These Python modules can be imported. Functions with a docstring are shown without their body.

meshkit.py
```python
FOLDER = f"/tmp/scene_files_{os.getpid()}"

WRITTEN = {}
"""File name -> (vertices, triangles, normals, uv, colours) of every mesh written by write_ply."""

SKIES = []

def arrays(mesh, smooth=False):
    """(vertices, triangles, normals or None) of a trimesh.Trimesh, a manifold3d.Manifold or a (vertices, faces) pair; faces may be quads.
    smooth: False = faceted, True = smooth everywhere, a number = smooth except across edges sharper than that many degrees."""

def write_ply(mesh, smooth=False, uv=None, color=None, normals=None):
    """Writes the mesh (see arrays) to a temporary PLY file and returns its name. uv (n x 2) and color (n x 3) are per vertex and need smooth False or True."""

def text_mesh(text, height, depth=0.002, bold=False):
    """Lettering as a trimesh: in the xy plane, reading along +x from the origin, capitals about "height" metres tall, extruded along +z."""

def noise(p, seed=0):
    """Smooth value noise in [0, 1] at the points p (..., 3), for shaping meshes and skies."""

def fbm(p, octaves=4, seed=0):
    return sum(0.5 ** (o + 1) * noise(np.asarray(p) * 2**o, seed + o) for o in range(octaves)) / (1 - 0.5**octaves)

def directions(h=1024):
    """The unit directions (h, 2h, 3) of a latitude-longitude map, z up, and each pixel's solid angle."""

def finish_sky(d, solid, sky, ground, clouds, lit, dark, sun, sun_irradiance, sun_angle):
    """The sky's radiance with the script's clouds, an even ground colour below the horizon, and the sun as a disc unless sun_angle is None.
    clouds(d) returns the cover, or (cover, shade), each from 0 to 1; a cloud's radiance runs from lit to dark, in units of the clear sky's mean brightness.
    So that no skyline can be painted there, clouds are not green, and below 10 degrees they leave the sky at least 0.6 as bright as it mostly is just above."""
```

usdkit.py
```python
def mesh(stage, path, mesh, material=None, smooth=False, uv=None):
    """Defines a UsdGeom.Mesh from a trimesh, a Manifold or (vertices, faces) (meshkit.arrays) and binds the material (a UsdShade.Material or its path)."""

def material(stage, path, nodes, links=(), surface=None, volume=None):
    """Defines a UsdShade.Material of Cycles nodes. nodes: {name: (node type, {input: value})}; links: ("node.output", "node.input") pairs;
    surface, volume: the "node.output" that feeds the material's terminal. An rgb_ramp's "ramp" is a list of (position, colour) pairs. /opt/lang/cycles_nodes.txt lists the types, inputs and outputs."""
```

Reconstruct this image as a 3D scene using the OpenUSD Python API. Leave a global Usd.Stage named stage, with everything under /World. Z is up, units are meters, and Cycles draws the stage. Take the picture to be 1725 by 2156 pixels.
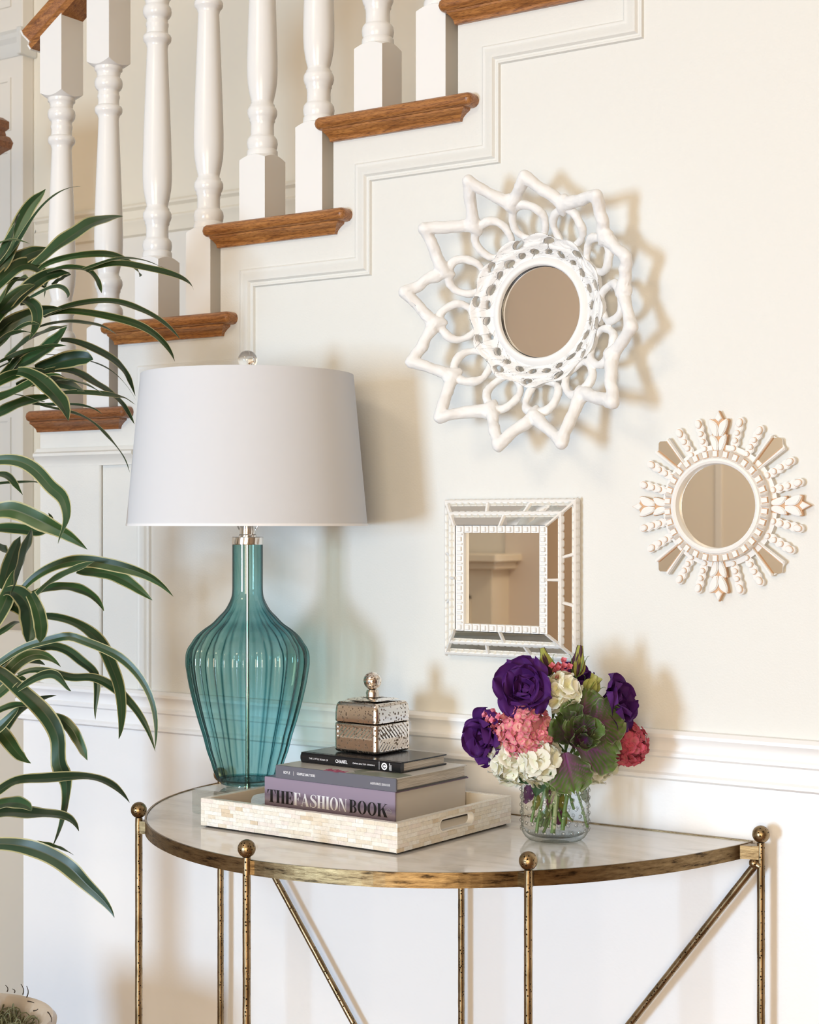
import math, random, sys
import numpy as np, trimesh, manifold3d
import shapely.geometry as sg
from shapely import affinity
from shapely.ops import unary_union
sys.path.insert(0, '/opt/lang')
import usdkit, meshkit
from pxr import Usd, UsdGeom, UsdLux, UsdShade, Gf, Sdf, Vt

stage = Usd.Stage.CreateInMemory()
UsdGeom.SetStageUpAxis(stage, UsdGeom.Tokens.z)
UsdGeom.SetStageMetersPerUnit(stage, 1.0)
UsdGeom.Xform.Define(stage, '/World'); UsdGeom.Scope.Define(stage, '/World/Looks')
PI = math.pi
R = np.random.default_rng(7)

# ------------------------------------------------------------------ camera
F, TH, HOR, D, CX, CZ = 3500.0, math.radians(34), 1105.0, 2.74, 1.693, 1.31
CT, ST = math.cos(TH), math.sin(TH)
CAM = np.array([CX, -D, CZ])
cam = UsdGeom.Camera.Define(stage, '/World/camera')
cam.CreateHorizontalApertureAttr(24.0); cam.CreateVerticalApertureAttr(24.0 * 2156 / 1725)
cam.CreateFocalLengthAttr(24.0 * F / 1725)
cam.CreateVerticalApertureOffsetAttr((HOR - 1078) * 24.0 / 1725)
cam.CreateFStopAttr(9.0); cam.CreateFocusDistanceAttr(3.05)
cam.CreateExposureAttr(0.14)
cam.AddTranslateOp().Set(Gf.Vec3d(*CAM.tolist())); cam.AddRotateZOp().Set(math.degrees(TH)); cam.AddRotateXOp().Set(90.0)

def ray(px, py):
    u, v = (px - 862.5) / F, (HOR - py) / F
    return np.array([u * CT - ST, u * ST + CT, v])
def aty(px, py, y=0.0):            # point of the world plane y seen at a pixel of the photograph
    d = ray(px, py); return CAM + d * ((y + D) / d[1])
def atd(px, py, Z): return CAM + ray(px, py) * Z
def atz(px, py, z):
    d = ray(px, py); return CAM + d * ((z - CZ) / d[2])
PXR, PXB, PXU = np.array([CT, ST, 0.0]), np.array([-ST, CT, 0.0]), np.array([0, 0, 1.0])   # image right, away, up

# ------------------------------------------------------------------ lights
def rect_light(name, pos, target, w, h, power, color):
    l = UsdLux.RectLight.Define(stage, '/World/' + name)
    l.CreateWidthAttr(w); l.CreateHeightAttr(h); l.CreateIntensityAttr(power); l.CreateColorAttr(Gf.Vec3f(*color))
    m = Gf.Matrix4d(); m.SetLookAt(Gf.Vec3d(*pos), Gf.Vec3d(*target), Gf.Vec3d(0, 0.01, 1) if abs(pos[2]-target[2]) < 2 else Gf.Vec3d(0, 1, 0))
    l.AddTransformOp().Set(m.GetInverse())
    return l
WIN = dict(x=-0.75, y=-6.9, z=1.02, w=0.95, h=1.35)
rect_light('window_daylight', (WIN['x'], WIN['y'], WIN['z']), (WIN['x'], 0, WIN['z']), WIN['w'], WIN['h'], 62.0, (0.54, 0.775, 1.03))
rect_light('added_warm_fill', (3.4, -6.9, 1.3), (3.4, 0, 1.3), 3.0, 2.4, 10.5, (1.0, 0.82, 0.58))  # added frontal fill that warms and lifts the shadows, no known window
rect_light('added_overhead_fill', (-0.6, -5.3, 4.35), (-0.6, -5.3, 0), 1.6, 1.6, 11.0, (1.0, 0.79, 0.53))  # added overhead fill, warm; no such lamp is known in this hall

# ------------------------------------------------------------------ materials
MATS = {}
def mat(name, color=None, rough=0.5, bump=None, **kw):
    nodes = {'p': ('principled_bsdf', dict(roughness=rough, **kw))}; links = []
    if isinstance(color, str):
        nodes['a'] = ('attribute', {'attribute': color}); links.append(('a.color', 'p.base_color'))
    elif color is not None: nodes['p'][1]['base_color'] = color
    if bump:
        sc, dist, det = bump
        nodes['tc'] = ('texture_coordinate', {}); nodes['n'] = ('noise_texture', {'scale': sc, 'detail': det})
        nodes['b'] = ('bump', {'strength': 0.6, 'distance': dist})
        links += [('tc.object', 'n.vector'), ('n.fac', 'b.height'), ('b.normal', 'p.normal')]
    MATS[name] = usdkit.material(stage, '/World/Looks/' + name, nodes, links, surface='p.BSDF')
    return MATS[name]
def tex_mat(name, nodes, links, surface='p.BSDF'):
    MATS[name] = usdkit.material(stage, '/World/Looks/' + name, nodes, links, surface=surface); return MATS[name]

mat('cream_paint', (0.735, 0.728, 0.69), 0.55, bump=(240, 0.0006, 2))
mat('white_paint', (0.89, 0.89, 0.895), 0.38, bump=(160, 0.0003, 2))
mat('gloss_white', (0.83, 0.82, 0.80), 0.22)
mat('far_paint', (0.84, 0.765, 0.63), 0.6)
mat('tan_paint', (0.83, 0.78, 0.70), 0.6)
mat('pink_paint', (0.84, 0.74, 0.65), 0.6)
mat('beige_paint', (0.60, 0.55, 0.47), 0.6)
mat('brown_paint', (0.34, 0.25, 0.18), 0.6)
mat('far_lower', (0.84, 0.79, 0.71), 0.5)
mat('ceiling_paint', (0.8, 0.78, 0.74), 0.7)
def wood(name, c1, c2, c3, axis=(1, 14, 14), rough=0.35, scale=9.0):
    tex_mat(name, {'tc': ('texture_coordinate', {}), 'mp': ('mapping', {'scale': axis}), 'n': ('noise_texture', {'scale': scale, 'detail': 6, 'distortion': 1.4}),
      'n2': ('noise_texture', {'scale': scale * 9, 'detail': 3}), 'r': ('rgb_ramp', {'ramp': [(0.28, c1), (0.5, c2), (0.72, c3)]}),
      'r2': ('rgb_ramp', {'ramp': [(0.36, (0.35, 0.3, 0.28)), (0.5, (1, 1, 1))]}), 'm': ('mix', {'mix_type': 'multiply', 'fac': 0.8}),
      'b': ('bump', {'strength': 0.35, 'distance': 0.001}), 'p': ('principled_bsdf', {'roughness': rough, 'coat_weight': 0.25})},
     [('tc.object', 'mp.vector'), ('mp.vector', 'n.vector'), ('mp.vector', 'n2.vector'), ('n.fac', 'r.fac'), ('n2.fac', 'r2.fac'),
      ('r.color', 'm.color1'), ('r2.color', 'm.color2'), ('m.color', 'p.base_color'), ('n2.fac', 'b.height'), ('b.normal', 'p.normal')])
wood('oak', (0.17, 0.058, 0.014), (0.37, 0.148, 0.038), (0.50, 0.22, 0.062))
wood('dark_oak', (0.16, 0.055, 0.018), (0.26, 0.095, 0.03), (0.34, 0.14, 0.05))
wood('floor_wood', (0.20, 0.095, 0.04), (0.30, 0.15, 0.07), (0.37, 0.20, 0.10), axis=(2, 12, 2))
# aged brass with punched dark dimples
tex_mat('brass', {'tc': ('texture_coordinate', {}), 'v': ('voronoi_texture', {'scale': 185, 'randomness': 0.7}), 'r': ('rgb_ramp', {'ramp': [(0.17, (0.03, 0.02, 0.012)), (0.27, (1, 1, 1))]}),
   'n': ('noise_texture', {'scale': 26, 'detail': 5}), 'r2': ('rgb_ramp', {'ramp': [(0.3, (0.17, 0.115, 0.058)), (0.55, (0.31, 0.22, 0.118)), (0.75, (0.43, 0.32, 0.19))]}),
   'm': ('mix', {'mix_type': 'multiply', 'fac': 1.0}), 'b': ('bump', {'strength': 0.8, 'distance': 0.0012}), 'p': ('principled_bsdf', {'metallic': 1.0, 'roughness': 0.33})},
  [('tc.object', 'v.vector'), ('tc.object', 'n.vector'), ('v.distance', 'r.fac'), ('n.fac', 'r2.fac'), ('r2.color', 'm.color1'), ('r.color', 'm.color2'), ('m.color', 'p.base_color'), ('r.color', 'b.height'), ('b.normal', 'p.normal')])
tex_mat('brass_band', {'tc': ('texture_coordinate', {}), 'mp': ('mapping', {'scale': (1, 1, 7)}), 'n': ('noise_texture', {'scale': 22, 'detail': 8, 'roughness': 0.7}),
   'r2': ('rgb_ramp', {'ramp': [(0.36, (0.035, 0.023, 0.013)), (0.45, (0.19, 0.125, 0.06)), (0.6, (0.30, 0.21, 0.105)), (0.8, (0.39, 0.285, 0.155))]}),
   'b': ('bump', {'strength': 0.5, 'distance': 0.001}), 'p': ('principled_bsdf', {'metallic': 1.0, 'roughness': 0.36})},
  [('tc.object', 'mp.vector'), ('mp.vector', 'n.vector'), ('n.fac', 'r2.fac'), ('r2.color', 'p.base_color'), ('n.fac', 'b.height'), ('b.normal', 'p.normal')])
tex_mat('marble', {'tc': ('texture_coordinate', {}), 'mp': ('mapping', {'scale': (1, 3.2, 1), 'rotation': (0, 0, 0.35)}), 'n': ('noise_texture', {'scale': 5, 'detail': 9, 'roughness': 0.62, 'distortion': 1.2}),
   'r': ('rgb_ramp', {'ramp': [(0.30, (0.50, 0.47, 0.44)), (0.42, (0.655, 0.63, 0.60)), (0.55, (0.735, 0.715, 0.69)), (0.75, (0.78, 0.765, 0.745))]}), 'p': ('principled_bsdf', {'roughness': 0.09, 'specular_ior_level': 0.6})},
  [('tc.object', 'mp.vector'), ('mp.vector', 'n.vector'), ('n.fac', 'r.fac'), ('r.color', 'p.base_color')])
PEARL = []
for i, c in enumerate([(0.80, 0.745, 0.65), (0.84, 0.80, 0.725), (0.77, 0.69, 0.57), (0.86, 0.835, 0.785), (0.70, 0.585, 0.44), (0.80, 0.725, 0.665)]):
    d = tuple(x * 0.86 for x in c)
    PEARL.append(tex_mat('pearl_%d' % i, {'tc': ('texture_coordinate', {}), 'n': ('noise_texture', {'scale': 75, 'detail': 4, 'distortion': 2.0}), 'r': ('rgb_ramp', {'ramp': [(0.3, d), (0.6, c)]}),
      'p': ('principled_bsdf', {'roughness': 0.2, 'sheen_weight': 0.1})}, [('tc.object', 'n.vector'), ('n.fac', 'r.fac'), ('r.color', 'p.base_color')]))
mat('tray_wood', (0.70, 0.62, 0.50), 0.35, bump=(90, 0.0004, 3)); mat('felt', (0.03, 0.028, 0.025), 0.9); mat('slot_white', (0.86, 0.84, 0.8), 0.35)
mat('mirror_glass', (0.96, 0.945, 0.90), 0.015, metallic=1.0)
mat('mirror_grey', (0.99, 0.975, 0.94), 0.03, metallic=1.0)
mat('plaster', (0.83, 0.825, 0.815), 0.6, bump=(60, 0.0016, 4))
mat('whitewash', (0.80, 0.775, 0.74), 0.5, bump=(110, 0.0006, 3)); mat('gilt_rub', (0.62, 0.37, 0.20), 0.55)
mat('frame_white', (0.84, 0.83, 0.81), 0.42, bump=(200, 0.0004, 2))
mat('chrome', (0.80, 0.78, 0.75), 0.12, metallic=1.0); mat('black_edge', (0.02, 0.02, 0.02), 0.4)
mat('finial_glass', (0.97, 0.97, 0.96), 0.0, transmission_weight=1.0, ior=1.5)
def pane(name, face, edge, spec=(0.035, 0.10, 0.55), rough=0.0, lo=0.55, hi=0.98, ramp=None):
    """thin glass: a tinted see-through sheet with a mirror reflection that grows at grazing angles; the tint deepens where the sheet is crossed at a slant"""
    tex_mat(name, {'lw': ('layer_weight', {'blend': 0.5}), 'r': ('rgb_ramp', {'ramp': ramp or [(0.0, face), (lo, face), (hi, edge)]}), 't': ('transparent_bsdf', {}),
      'f': ('rgb_ramp', {'ramp': [(0.0, (spec[0],) * 3), (0.6, (spec[1],) * 3), (1.0, (spec[2],) * 3)]}), 'bw': ('rgb_to_bw', {}), 'g': ('glossy_bsdf', {'roughness': rough, 'color': (1, 1, 1)}), 'mx': ('mix_closure', {})},
      [('lw.facing', 'r.fac'), ('lw.facing', 'f.fac'), ('f.color', 'bw.color'), ('bw.val', 'mx.fac'), ('r.color', 't.color'), ('t.BSDF', 'mx.closure1'), ('g.BSDF', 'mx.closure2')], surface='mx.closure')
pane('teal_glass', None, None, ramp=[(0.0, (0.56, 0.775, 0.765)), (0.25, (0.48, 0.71, 0.71)), (0.45, (0.31, 0.56, 0.57)), (0.65, (0.11, 0.27, 0.29)), (0.85, (0.03, 0.10, 0.12)), (1.0, (0.02, 0.07, 0.08))], spec=(.04, .08, .30))
pane('vase_glass', (0.975, 0.98, 0.975), (0.30, 0.35, 0.30), lo=0.55, hi=0.98, spec=(.045, .09, .35))
pane('crystal', (0.93, 0.945, 0.93), (0.70, 0.74, 0.71), lo=0.3, hi=1.0, spec=(.06, .12, .5))
pane('water', (0.985, 0.988, 0.982), (0.92, 0.93, 0.91), spec=(.01, .03, .2))
pane('drop_glass', (0.97, 0.975, 0.965), (0.16, 0.18, 0.15), lo=0.18, hi=0.80, spec=(.10, .16, .5))
tex_mat('linen_shade', {'tc': ('texture_coordinate', {}), 'mp': ('mapping', {'scale': (1, 1, 1)}), 'n': ('noise_texture', {'scale': 600, 'detail': 2}), 'b': ('bump', {'strength': 0.15, 'distance': 0.0005}),
   'd': ('diffuse_bsdf', {'color': (0.735, 0.75, 0.785)}), 't': ('translucent_bsdf', {'color': (0.78, 0.74, 0.68)}), 'm': ('mix_closure', {'fac': 0.18})},
   [('tc.object', 'n.vector'), ('n.fac', 'b.height'), ('b.normal', 'd.normal'), ('d.BSDF', 'm.closure1'), ('t.BSDF', 'm.closure2')], surface='m.closure')
mat('shade_trim', (0.82, 0.82, 0.83), 0.6)
# mercury glass: silvering with brown foxing spots
tex_mat('mercury', {'tc': ('texture_coordinate', {}), 'v': ('voronoi_texture', {'scale': 165, 'randomness': 1.0}), 'n': ('noise_texture', {'scale': 38, 'detail': 3}), 'ad': ('math', {'math_type': 'multiply_add', 'value2': 0.55, 'value3': 0.0}),
   'sm': ('math', {'math_type': 'subtract'}), 'r': ('rgb_ramp', {'ramp': [(0.0, (0, 0, 0)), (0.03, (1, 1, 1))]}), 'cm': ('mix_color', {'a': (0.13, 0.085, 0.05), 'b': (0.88, 0.80, 0.72)}),
   'mm': ('mix_float', {'a': 0.3, 'b': 1.0}), 'rr': ('mix_float', {'a': 0.4, 'b': 0.16}), 'p': ('principled_bsdf', {'coat_weight': 0.7})},
   [('tc.object', 'v.vector'), ('tc.object', 'n.vector'), ('n.fac', 'ad.value1'), ('v.distance', 'sm.value1'), ('ad.value', 'sm.value2'), ('sm.value', 'r.fac'), ('r.color', 'cm.fac'), ('r.color', 'mm.fac'), ('r.color', 'rr.fac'),
    ('cm.result', 'p.base_color'), ('mm.result', 'p.metallic'), ('rr.result', 'p.roughness')])
mat('silver', (0.75, 0.68, 0.60), 0.2, metallic=1.0)
# books
tex_mat('lilac_cover', {'tc': ('texture_coordinate', {}), 's': ('separate_xyz', {}), 'mr': ('map_range', {'from_min': 0.0, 'from_max': 0.068}), 'r': ('rgb_ramp', {'ramp': [(0.0, (0.12, 0.095, 0.13)), (0.28, (0.17, 0.135, 0.19)), (0.42, (0.36, 0.31, 0.40)), (0.56, (0.19, 0.145, 0.20)), (0.72, (0.29, 0.235, 0.31)), (1.0, (0.31, 0.25, 0.33))]}),
   'p': ('principled_bsdf', {'roughness': 0.28})}, [('tc.object', 's.vector'), ('s.z', 'mr.value'), ('mr.result', 'r.fac'), ('r.color', 'p.base_color')])
mat('slate_cover', (0.135, 0.135, 0.165), 0.38); mat('grey_cover', (0.55, 0.53, 0.50), 0.32); mat('black_cover', (0.012, 0.012, 0.014), 0.2); mat('dark_board', (0.05, 0.05, 0.052), 0.4); mat('plum_cover', (0.16, 0.10, 0.17), 0.3)
tex_mat('pages', {'tc': ('texture_coordinate', {}), 'mp': ('mapping', {'scale': (1, 1, 90)}), 'n': ('noise_texture', {'scale': 14, 'detail': 3}), 'r': ('rgb_ramp', {'ramp': [(0.3, (0.36, 0.32, 0.28)), (0.65, (0.70, 0.655, 0.60))]}), 'p': ('principled_bsdf', {'roughness': 0.8})},
   [('tc.object', 'mp.vector'), ('mp.vector', 'n.vector'), ('n.fac', 'r.fac'), ('r.color', 'p.base_color')])
mat('pages_smooth', (0.62, 0.575, 0.53), 0.7)
mat('ink_black', (0.012, 0.011, 0.013), 0.4); mat('ink_white', (0.86, 0.86, 0.90), 0.4); mat('ink_silver', (0.42, 0.41, 0.43), 0.35); mat('ink_magenta', (0.35, 0.02, 0.10), 0.5); mat('ink_sage', (0.20, 0.22, 0.17), 0.5)
# plants
def leafy(name, rough, trans, spec=0.4):
    tex_mat(name, {'a': ('attribute', {'attribute': 'col'}), 'p': ('principled_bsdf', {'roughness': rough, 'specular_ior_level': spec}), 't': ('translucent_bsdf', {}), 'm': ('mix_closure', {'fac': trans})},
      [('a.color', 'p.base_color'), ('a.color', 't.color'), ('p.BSDF', 'm.closure1'), ('t.BSDF', 'm.closure2')], surface='m.closure')
leafy('leaf', 0.36, 0.10); leafy('petal', 0.6, 0.16, 0.15); leafy('kale_leaf', 0.55, 0.12, 0.25)
mat('stem_green', (0.10, 0.19, 0.045), 0.5); mat('cane', (0.16, 0.115, 0.07), 0.8, bump=(60, 0.003, 3)); mat('pale_green', (0.42, 0.46, 0.13), 0.5)
mat('pot_glaze', (0.66, 0.56, 0.45), 0.28, bump=(30, 0.001, 3)); mat('soil', (0.035, 0.027, 0.018), 0.95); mat('moss', (0.22, 0.22, 0.12), 0.9); mat('twig', (0.05, 0.04, 0.03), 0.9)
mat('sock_rust', (0.5, 0.08, 0.02), 0.6); mat('lamp_diffuser', (0.9, 0.88, 0.84), 0.5)

# ------------------------------------------------------------------ object helpers
USED = {}
def numbered(parent, name):
    k = (parent, name); n = USED.get(k, 0); USED[k] = n + 1
    return name if n == 0 else '%s_%03d' % (name, n)
class T:
    def __init__(self, prim, path, loc): self.prim, self.path, self.loc = prim, path, np.asarray(loc, float)
def tag(p, label=None, cat=None, group=None, kind=None):
    p = p.prim if isinstance(p, T) else p
    for k, v in (('label', label), ('category', cat), ('group', group), ('kind', kind)):
        if v: p.SetCustomDataByKey(k, v)
def thing(name, label, cat, loc=(0, 0, 0), group=None, kind=None):
    n = numbered('/World', name); x = UsdGeom.Xform.Define(stage, '/World/' + n); x.AddTranslateOp().Set(Gf.Vec3d(*map(float, loc)))
    tag(x.GetPrim(), label, cat, group, kind)
    return T(x.GetPrim(), '/World/' + n, loc)
def obj(name, mesh, m, parent=None, smooth=False, col=None, label=None, cat=None, group=None, kind=None):
    """one Mesh, written in world coordinates, kept in its thing's own frame"""
    base = parent.path if parent else '/World'; loc = parent.loc if parent else np.zeros(3)
    n = numbered(base, name); path = base + '/' + n
    if isinstance(mesh, list): mesh = cat_(mesh)
    v, f, nn = meshkit.arrays(mesh, smooth)
    pr = usdkit.mesh(stage, path, (v - loc, f), None, smooth=False)
    if nn is not None: pr.CreateNormalsAttr(Vt.Vec3fArray.FromNumpy(nn.astype(np.float32))); pr.SetNormalsInterpolation('vertex')
    if col is not None:
        UsdGeom.PrimvarsAPI(pr).CreatePrimvar('col', Sdf.ValueTypeNames.Color3fArray, 'vertex').Set(Vt.Vec3fArray.FromNumpy(np.asarray(col, np.float32)))
    UsdShade.MaterialBindingAPI.Apply(pr.GetPrim()).Bind(MATS[m] if isinstance(m, str) else m)
    tag(pr.GetPrim(), label, cat, group, kind)
    return T(pr.GetPrim(), path, loc)
def cat_(ms): return trimesh.util.concatenate([tm(m) for m in ms])
def tm(m):
    if isinstance(m, trimesh.Trimesh): return m
    v, f, _ = meshkit.arrays(m); return trimesh.Trimesh(v, f, process=False)
def box(x0, x1, y0, y1, z0, z1, b=0.0):
    if b <= 0:
        m = trimesh.creation.box([x1 - x0, y1 - y0, z1 - z0]); m.apply_translation([(x0 + x1) / 2, (y0 + y1) / 2, (z0 + z1) / 2]); return m
    P = []
    for sx, sy, sz in ((0, b, b), (b, 0, b), (b, b, 0)):
        P += [(x, y, z) for x in (x0 + sx, x1 - sx) for y in (y0 + sy, y1 - sy) for z in (z0 + sz, z1 - sz)]
    return trimesh.convex.convex_hull(np.array(P))
def rbox(x0, x1, y0, y1, z0, z1, r, seg=12):
    s = manifold3d.Manifold.sphere(r, seg)
    return tm(manifold3d.Manifold.batch_hull([s.translate((x, y, z)) for x in (x0 + r, x1 - r) for y in (y0 + r, y1 - r) for z in (z0 + r, z1 - r)]))
def lathe(prof, c=(0, 0, 0), n=48, closed=False):
    prof = np.asarray(prof, float); a = np.arange(n) * 2 * PI / n
    v = np.stack([prof[:, None, 0] * np.cos(a), prof[:, None, 0] * np.sin(a), np.repeat(prof[:, 1:2], n, 1)], -1).reshape(-1, 3) + np.asarray(c)
    k = len(prof); f = []
    for i in range(k - 1 + closed):
        i2 = (i + 1) % k
        for j in range(n):
            j2 = (j + 1) % n; f += [[i * n + j, i * n + j2, i2 * n + j2], [i * n + j, i2 * n + j2, i2 * n + j]]
    m = trimesh.Trimesh(v, np.array(f), process=False)
    m.update_faces(m.area_faces > 1e-14)
    return m
def tube(P, r, n=10, caps=True):
    P = np.asarray(P, float); k = len(P); r = np.broadcast_to(np.asarray(r, float), (k,))
    t = np.gradient(P, axis=0); t /= np.linalg.norm(t, axis=1, keepdims=True) + 1e-12
    u = np.cross(t[0], [0, 0, 1.0]); u = u if np.linalg.norm(u) > 1e-3 else np.array([1.0, 0, 0]); u /= np.linalg.norm(u)
    V = []; a = np.arange(n) * 2 * PI / n
    for i in range(k):
        u = u - t[i] * (u @ t[i]); u /= np.linalg.norm(u); w = np.cross(t[i], u)
        V.append(P[i] + r[i] * (np.cos(a)[:, None] * u + np.sin(a)[:, None] * w))
    V = np.vstack(V); f = []
    for i in range(k - 1):
        for j in range(n):
            j2 = (j + 1) % n; f += [[i * n + j, i * n + j2, (i + 1) * n + j2], [i * n + j, (i + 1) * n + j2, (i + 1) * n + j]]
    if caps:
        V = np.vstack([V, P[0], P[-1]]); c0, c1 = k * n, k * n + 1
        for j in range(n):
            j2 = (j + 1) % n; f += [[c0, j2, j], [c1, (k - 1) * n + j, (k - 1) * n + j2]]
    return trimesh.Trimesh(V, np.array(f), process=False)
def spline(P, n):
    P = np.asarray(P, float)
    if len(P) < 3: return P[0] + (P[-1] - P[0]) * np.linspace(0, 1, n)[:, None]
    from scipy.interpolate import PchipInterpolator, CubicSpline
    s = np.r_[0, np.cumsum(np.sqrt(np.linalg.norm(np.diff(P, axis=0), axis=1)) + 1e-9)]
    return CubicSpline(s, P)(np.linspace(0, s[-1], n))
def ball(c, r, sub=3):
    m = trimesh.creation.icosphere(sub, r); m.apply_translation(c); return m
def prism(poly, d0, d1, frame):
    """a shapely polygon extruded from depth d0 to d1; frame = (origin, right, up, out)"""
    o, a, b, n = [np.asarray(x, float) for x in frame]; out = []
    for g in getattr(poly, 'geoms', [poly]):
        if g.is_empty or g.area < 1e-10: continue
        m = trimesh.creation.extrude_polygon(g, d1 - d0, engine='earcut'); v = np.array(m.vertices)
        m.vertices = o + v[:, :1] * a + v[:, 1:2] * b + (v[:, 2:] + d0) * n
        if np.cross(a, b) @ n < 0: m.invert()
        out.append(m)
    return cat_(out)
def sweep_path(path, prof, axis_out, plane):
    """profile points (offset, height) carried along a polyline of a plane with mitred corners; plane = (origin, right, up)"""
    P = np.asarray(path, float); n = len(P); N = []
    for i in range(n - 1):
        d = P[i + 1] - P[i]; d /= np.linalg.norm(d); N.append(np.array([d[1], -d[0]]))
    M = [N[0]] + [(N[i - 1] + N[i]) / (1 + N[i - 1] @ N[i]) for i in range(1, n - 1)] + [N[-1]]
    o, a, b = [np.asarray(x, float) for x in plane]; V = []; f = []; k = len(prof)
    for i in range(n):
        for off, h in prof:
            q = P[i] + M[i] * off; V.append(o + a * q[0] + b * q[1] + np.asarray(axis_out) * h)
    for i in range(n - 1):
        for j in range(k - 1):
            A = i * k + j; f += [[A, A + 1, A + k + 1], [A, A + k + 1, A + k]]
    for e, s in ((0, 1), (n - 1, -1)):
        idx = [e * k + j for j in range(k)]
        for j in range(1, k - 1): f.append([idx[0], idx[j], idx[j + 1]][::s])
    return trimesh.Trimesh(np.array(V), np.array(f), process=False)
XZ = ((0, 0, 0), (1, 0, 0), (0, 0, 1), (0, -1, 0))            # the wall plane: right, up, out towards the room
def grid_mesh(nu, nv, fn):
    u, v = np.meshgrid(np.linspace(-1, 1, nu), np.linspace(0, 1, nv), indexing='ij')
    P = fn(u.ravel(), v.ravel()); i = np.arange(nu * nv).reshape(nu, nv)
    q = np.stack([i[:-1, :-1], i[1:, :-1], i[1:, 1:], i[:-1, 1:]], -1).reshape(-1, 4)
    return P, np.vstack([q[:, [0, 1, 2]], q[:, [0, 2, 3]]]), u.ravel(), v.ravel()
def frame_from(n, up=(0, 0, 1)):
    n = np.asarray(n, float) / np.linalg.norm(n); a = np.cross(up, n)
    if np.linalg.norm(a) < 1e-3: a = np.array([1.0, 0, 0])
    a /= np.linalg.norm(a); return a, np.cross(n, a), n

# ------------------------------------------------------------------ the room
def riser(k): return -0.041 + 0.3025 * (k - 5) if k > 1 else -1.197
def top(k): return 1.5755 + 0.1895 * (k - 1)
NT = 5
wb = thing('wall_back', 'cream stair wall with white wainscot below the chair rail', None, kind='structure')
out = [(-1.197, 0.88), (-1.197, top(1) - 0.012)]
for k in range(2, 14):
    out += [(riser(k), top(k - 1) - 0.012), (riser(k), top(k) - 0.012)]
out += [(3.4, top(13) - 0.012), (3.4, 0.88)]
obj('upper_wall', prism(sg.Polygon(out), -0.10, 0.0, XZ), 'cream_paint', wb)
obj('wainscot', box(-1.247, 3.4, -0.006, 0.10, 0, 0.88), 'white_paint', wb)
pil = obj('pilaster', box(-1.178, -0.995, -0.010, 0.0, 0.93, 1.45, 0.003), 'cream_paint', wb)
capp = [(0, 0), (0, 0.012), (0.008, 0.016), (0.012, 0.024), (0.018, 0.024), (0.026, 0.016), (0.036, 0.011), (0.042, 0.011), (0.042, 0)]
obj('pilaster_cap', sweep_path([(-1.197, 1.487), (-0.885, 1.487)], capp, (0, -1, 0), XZ[:3]), 'cream_paint', wb, smooth=30)
MP = [(0, 0), (.001, .004), (.004, .006), (.008, .0045), (.011, .005), (.022, .010), (.027, .010), (.031, .005), (.034, .0045), (.036, .006), (.039, .006), (.041, 0)]
path = [(-0.8875, 0.945), (-0.8875, top(2) - 0.10)]
for k in range(3, 12):
    path += [(riser(k) + 0.056, top(k - 1) - 0.10), (riser(k) + 0.056, top(k) - 0.10)]
t1 = obj('trim_1', sweep_path(path, MP, (0, -1, 0), XZ[:3]), 'cream_paint', None, smooth=30, label='stepped white panel moulding following the stair line on the wall', kind='structure')
CR = [(0, 0), (0, .014), (.006, .022), (.012, .022), (.018, .017), (.026, .013), (.036, .013), (.040, .018), (.046, .018), (.050, .012), (.066, .010), (.076, .012), (.080, .017), (.086, .017), (.091, .006), (.091, 0)]
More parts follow.
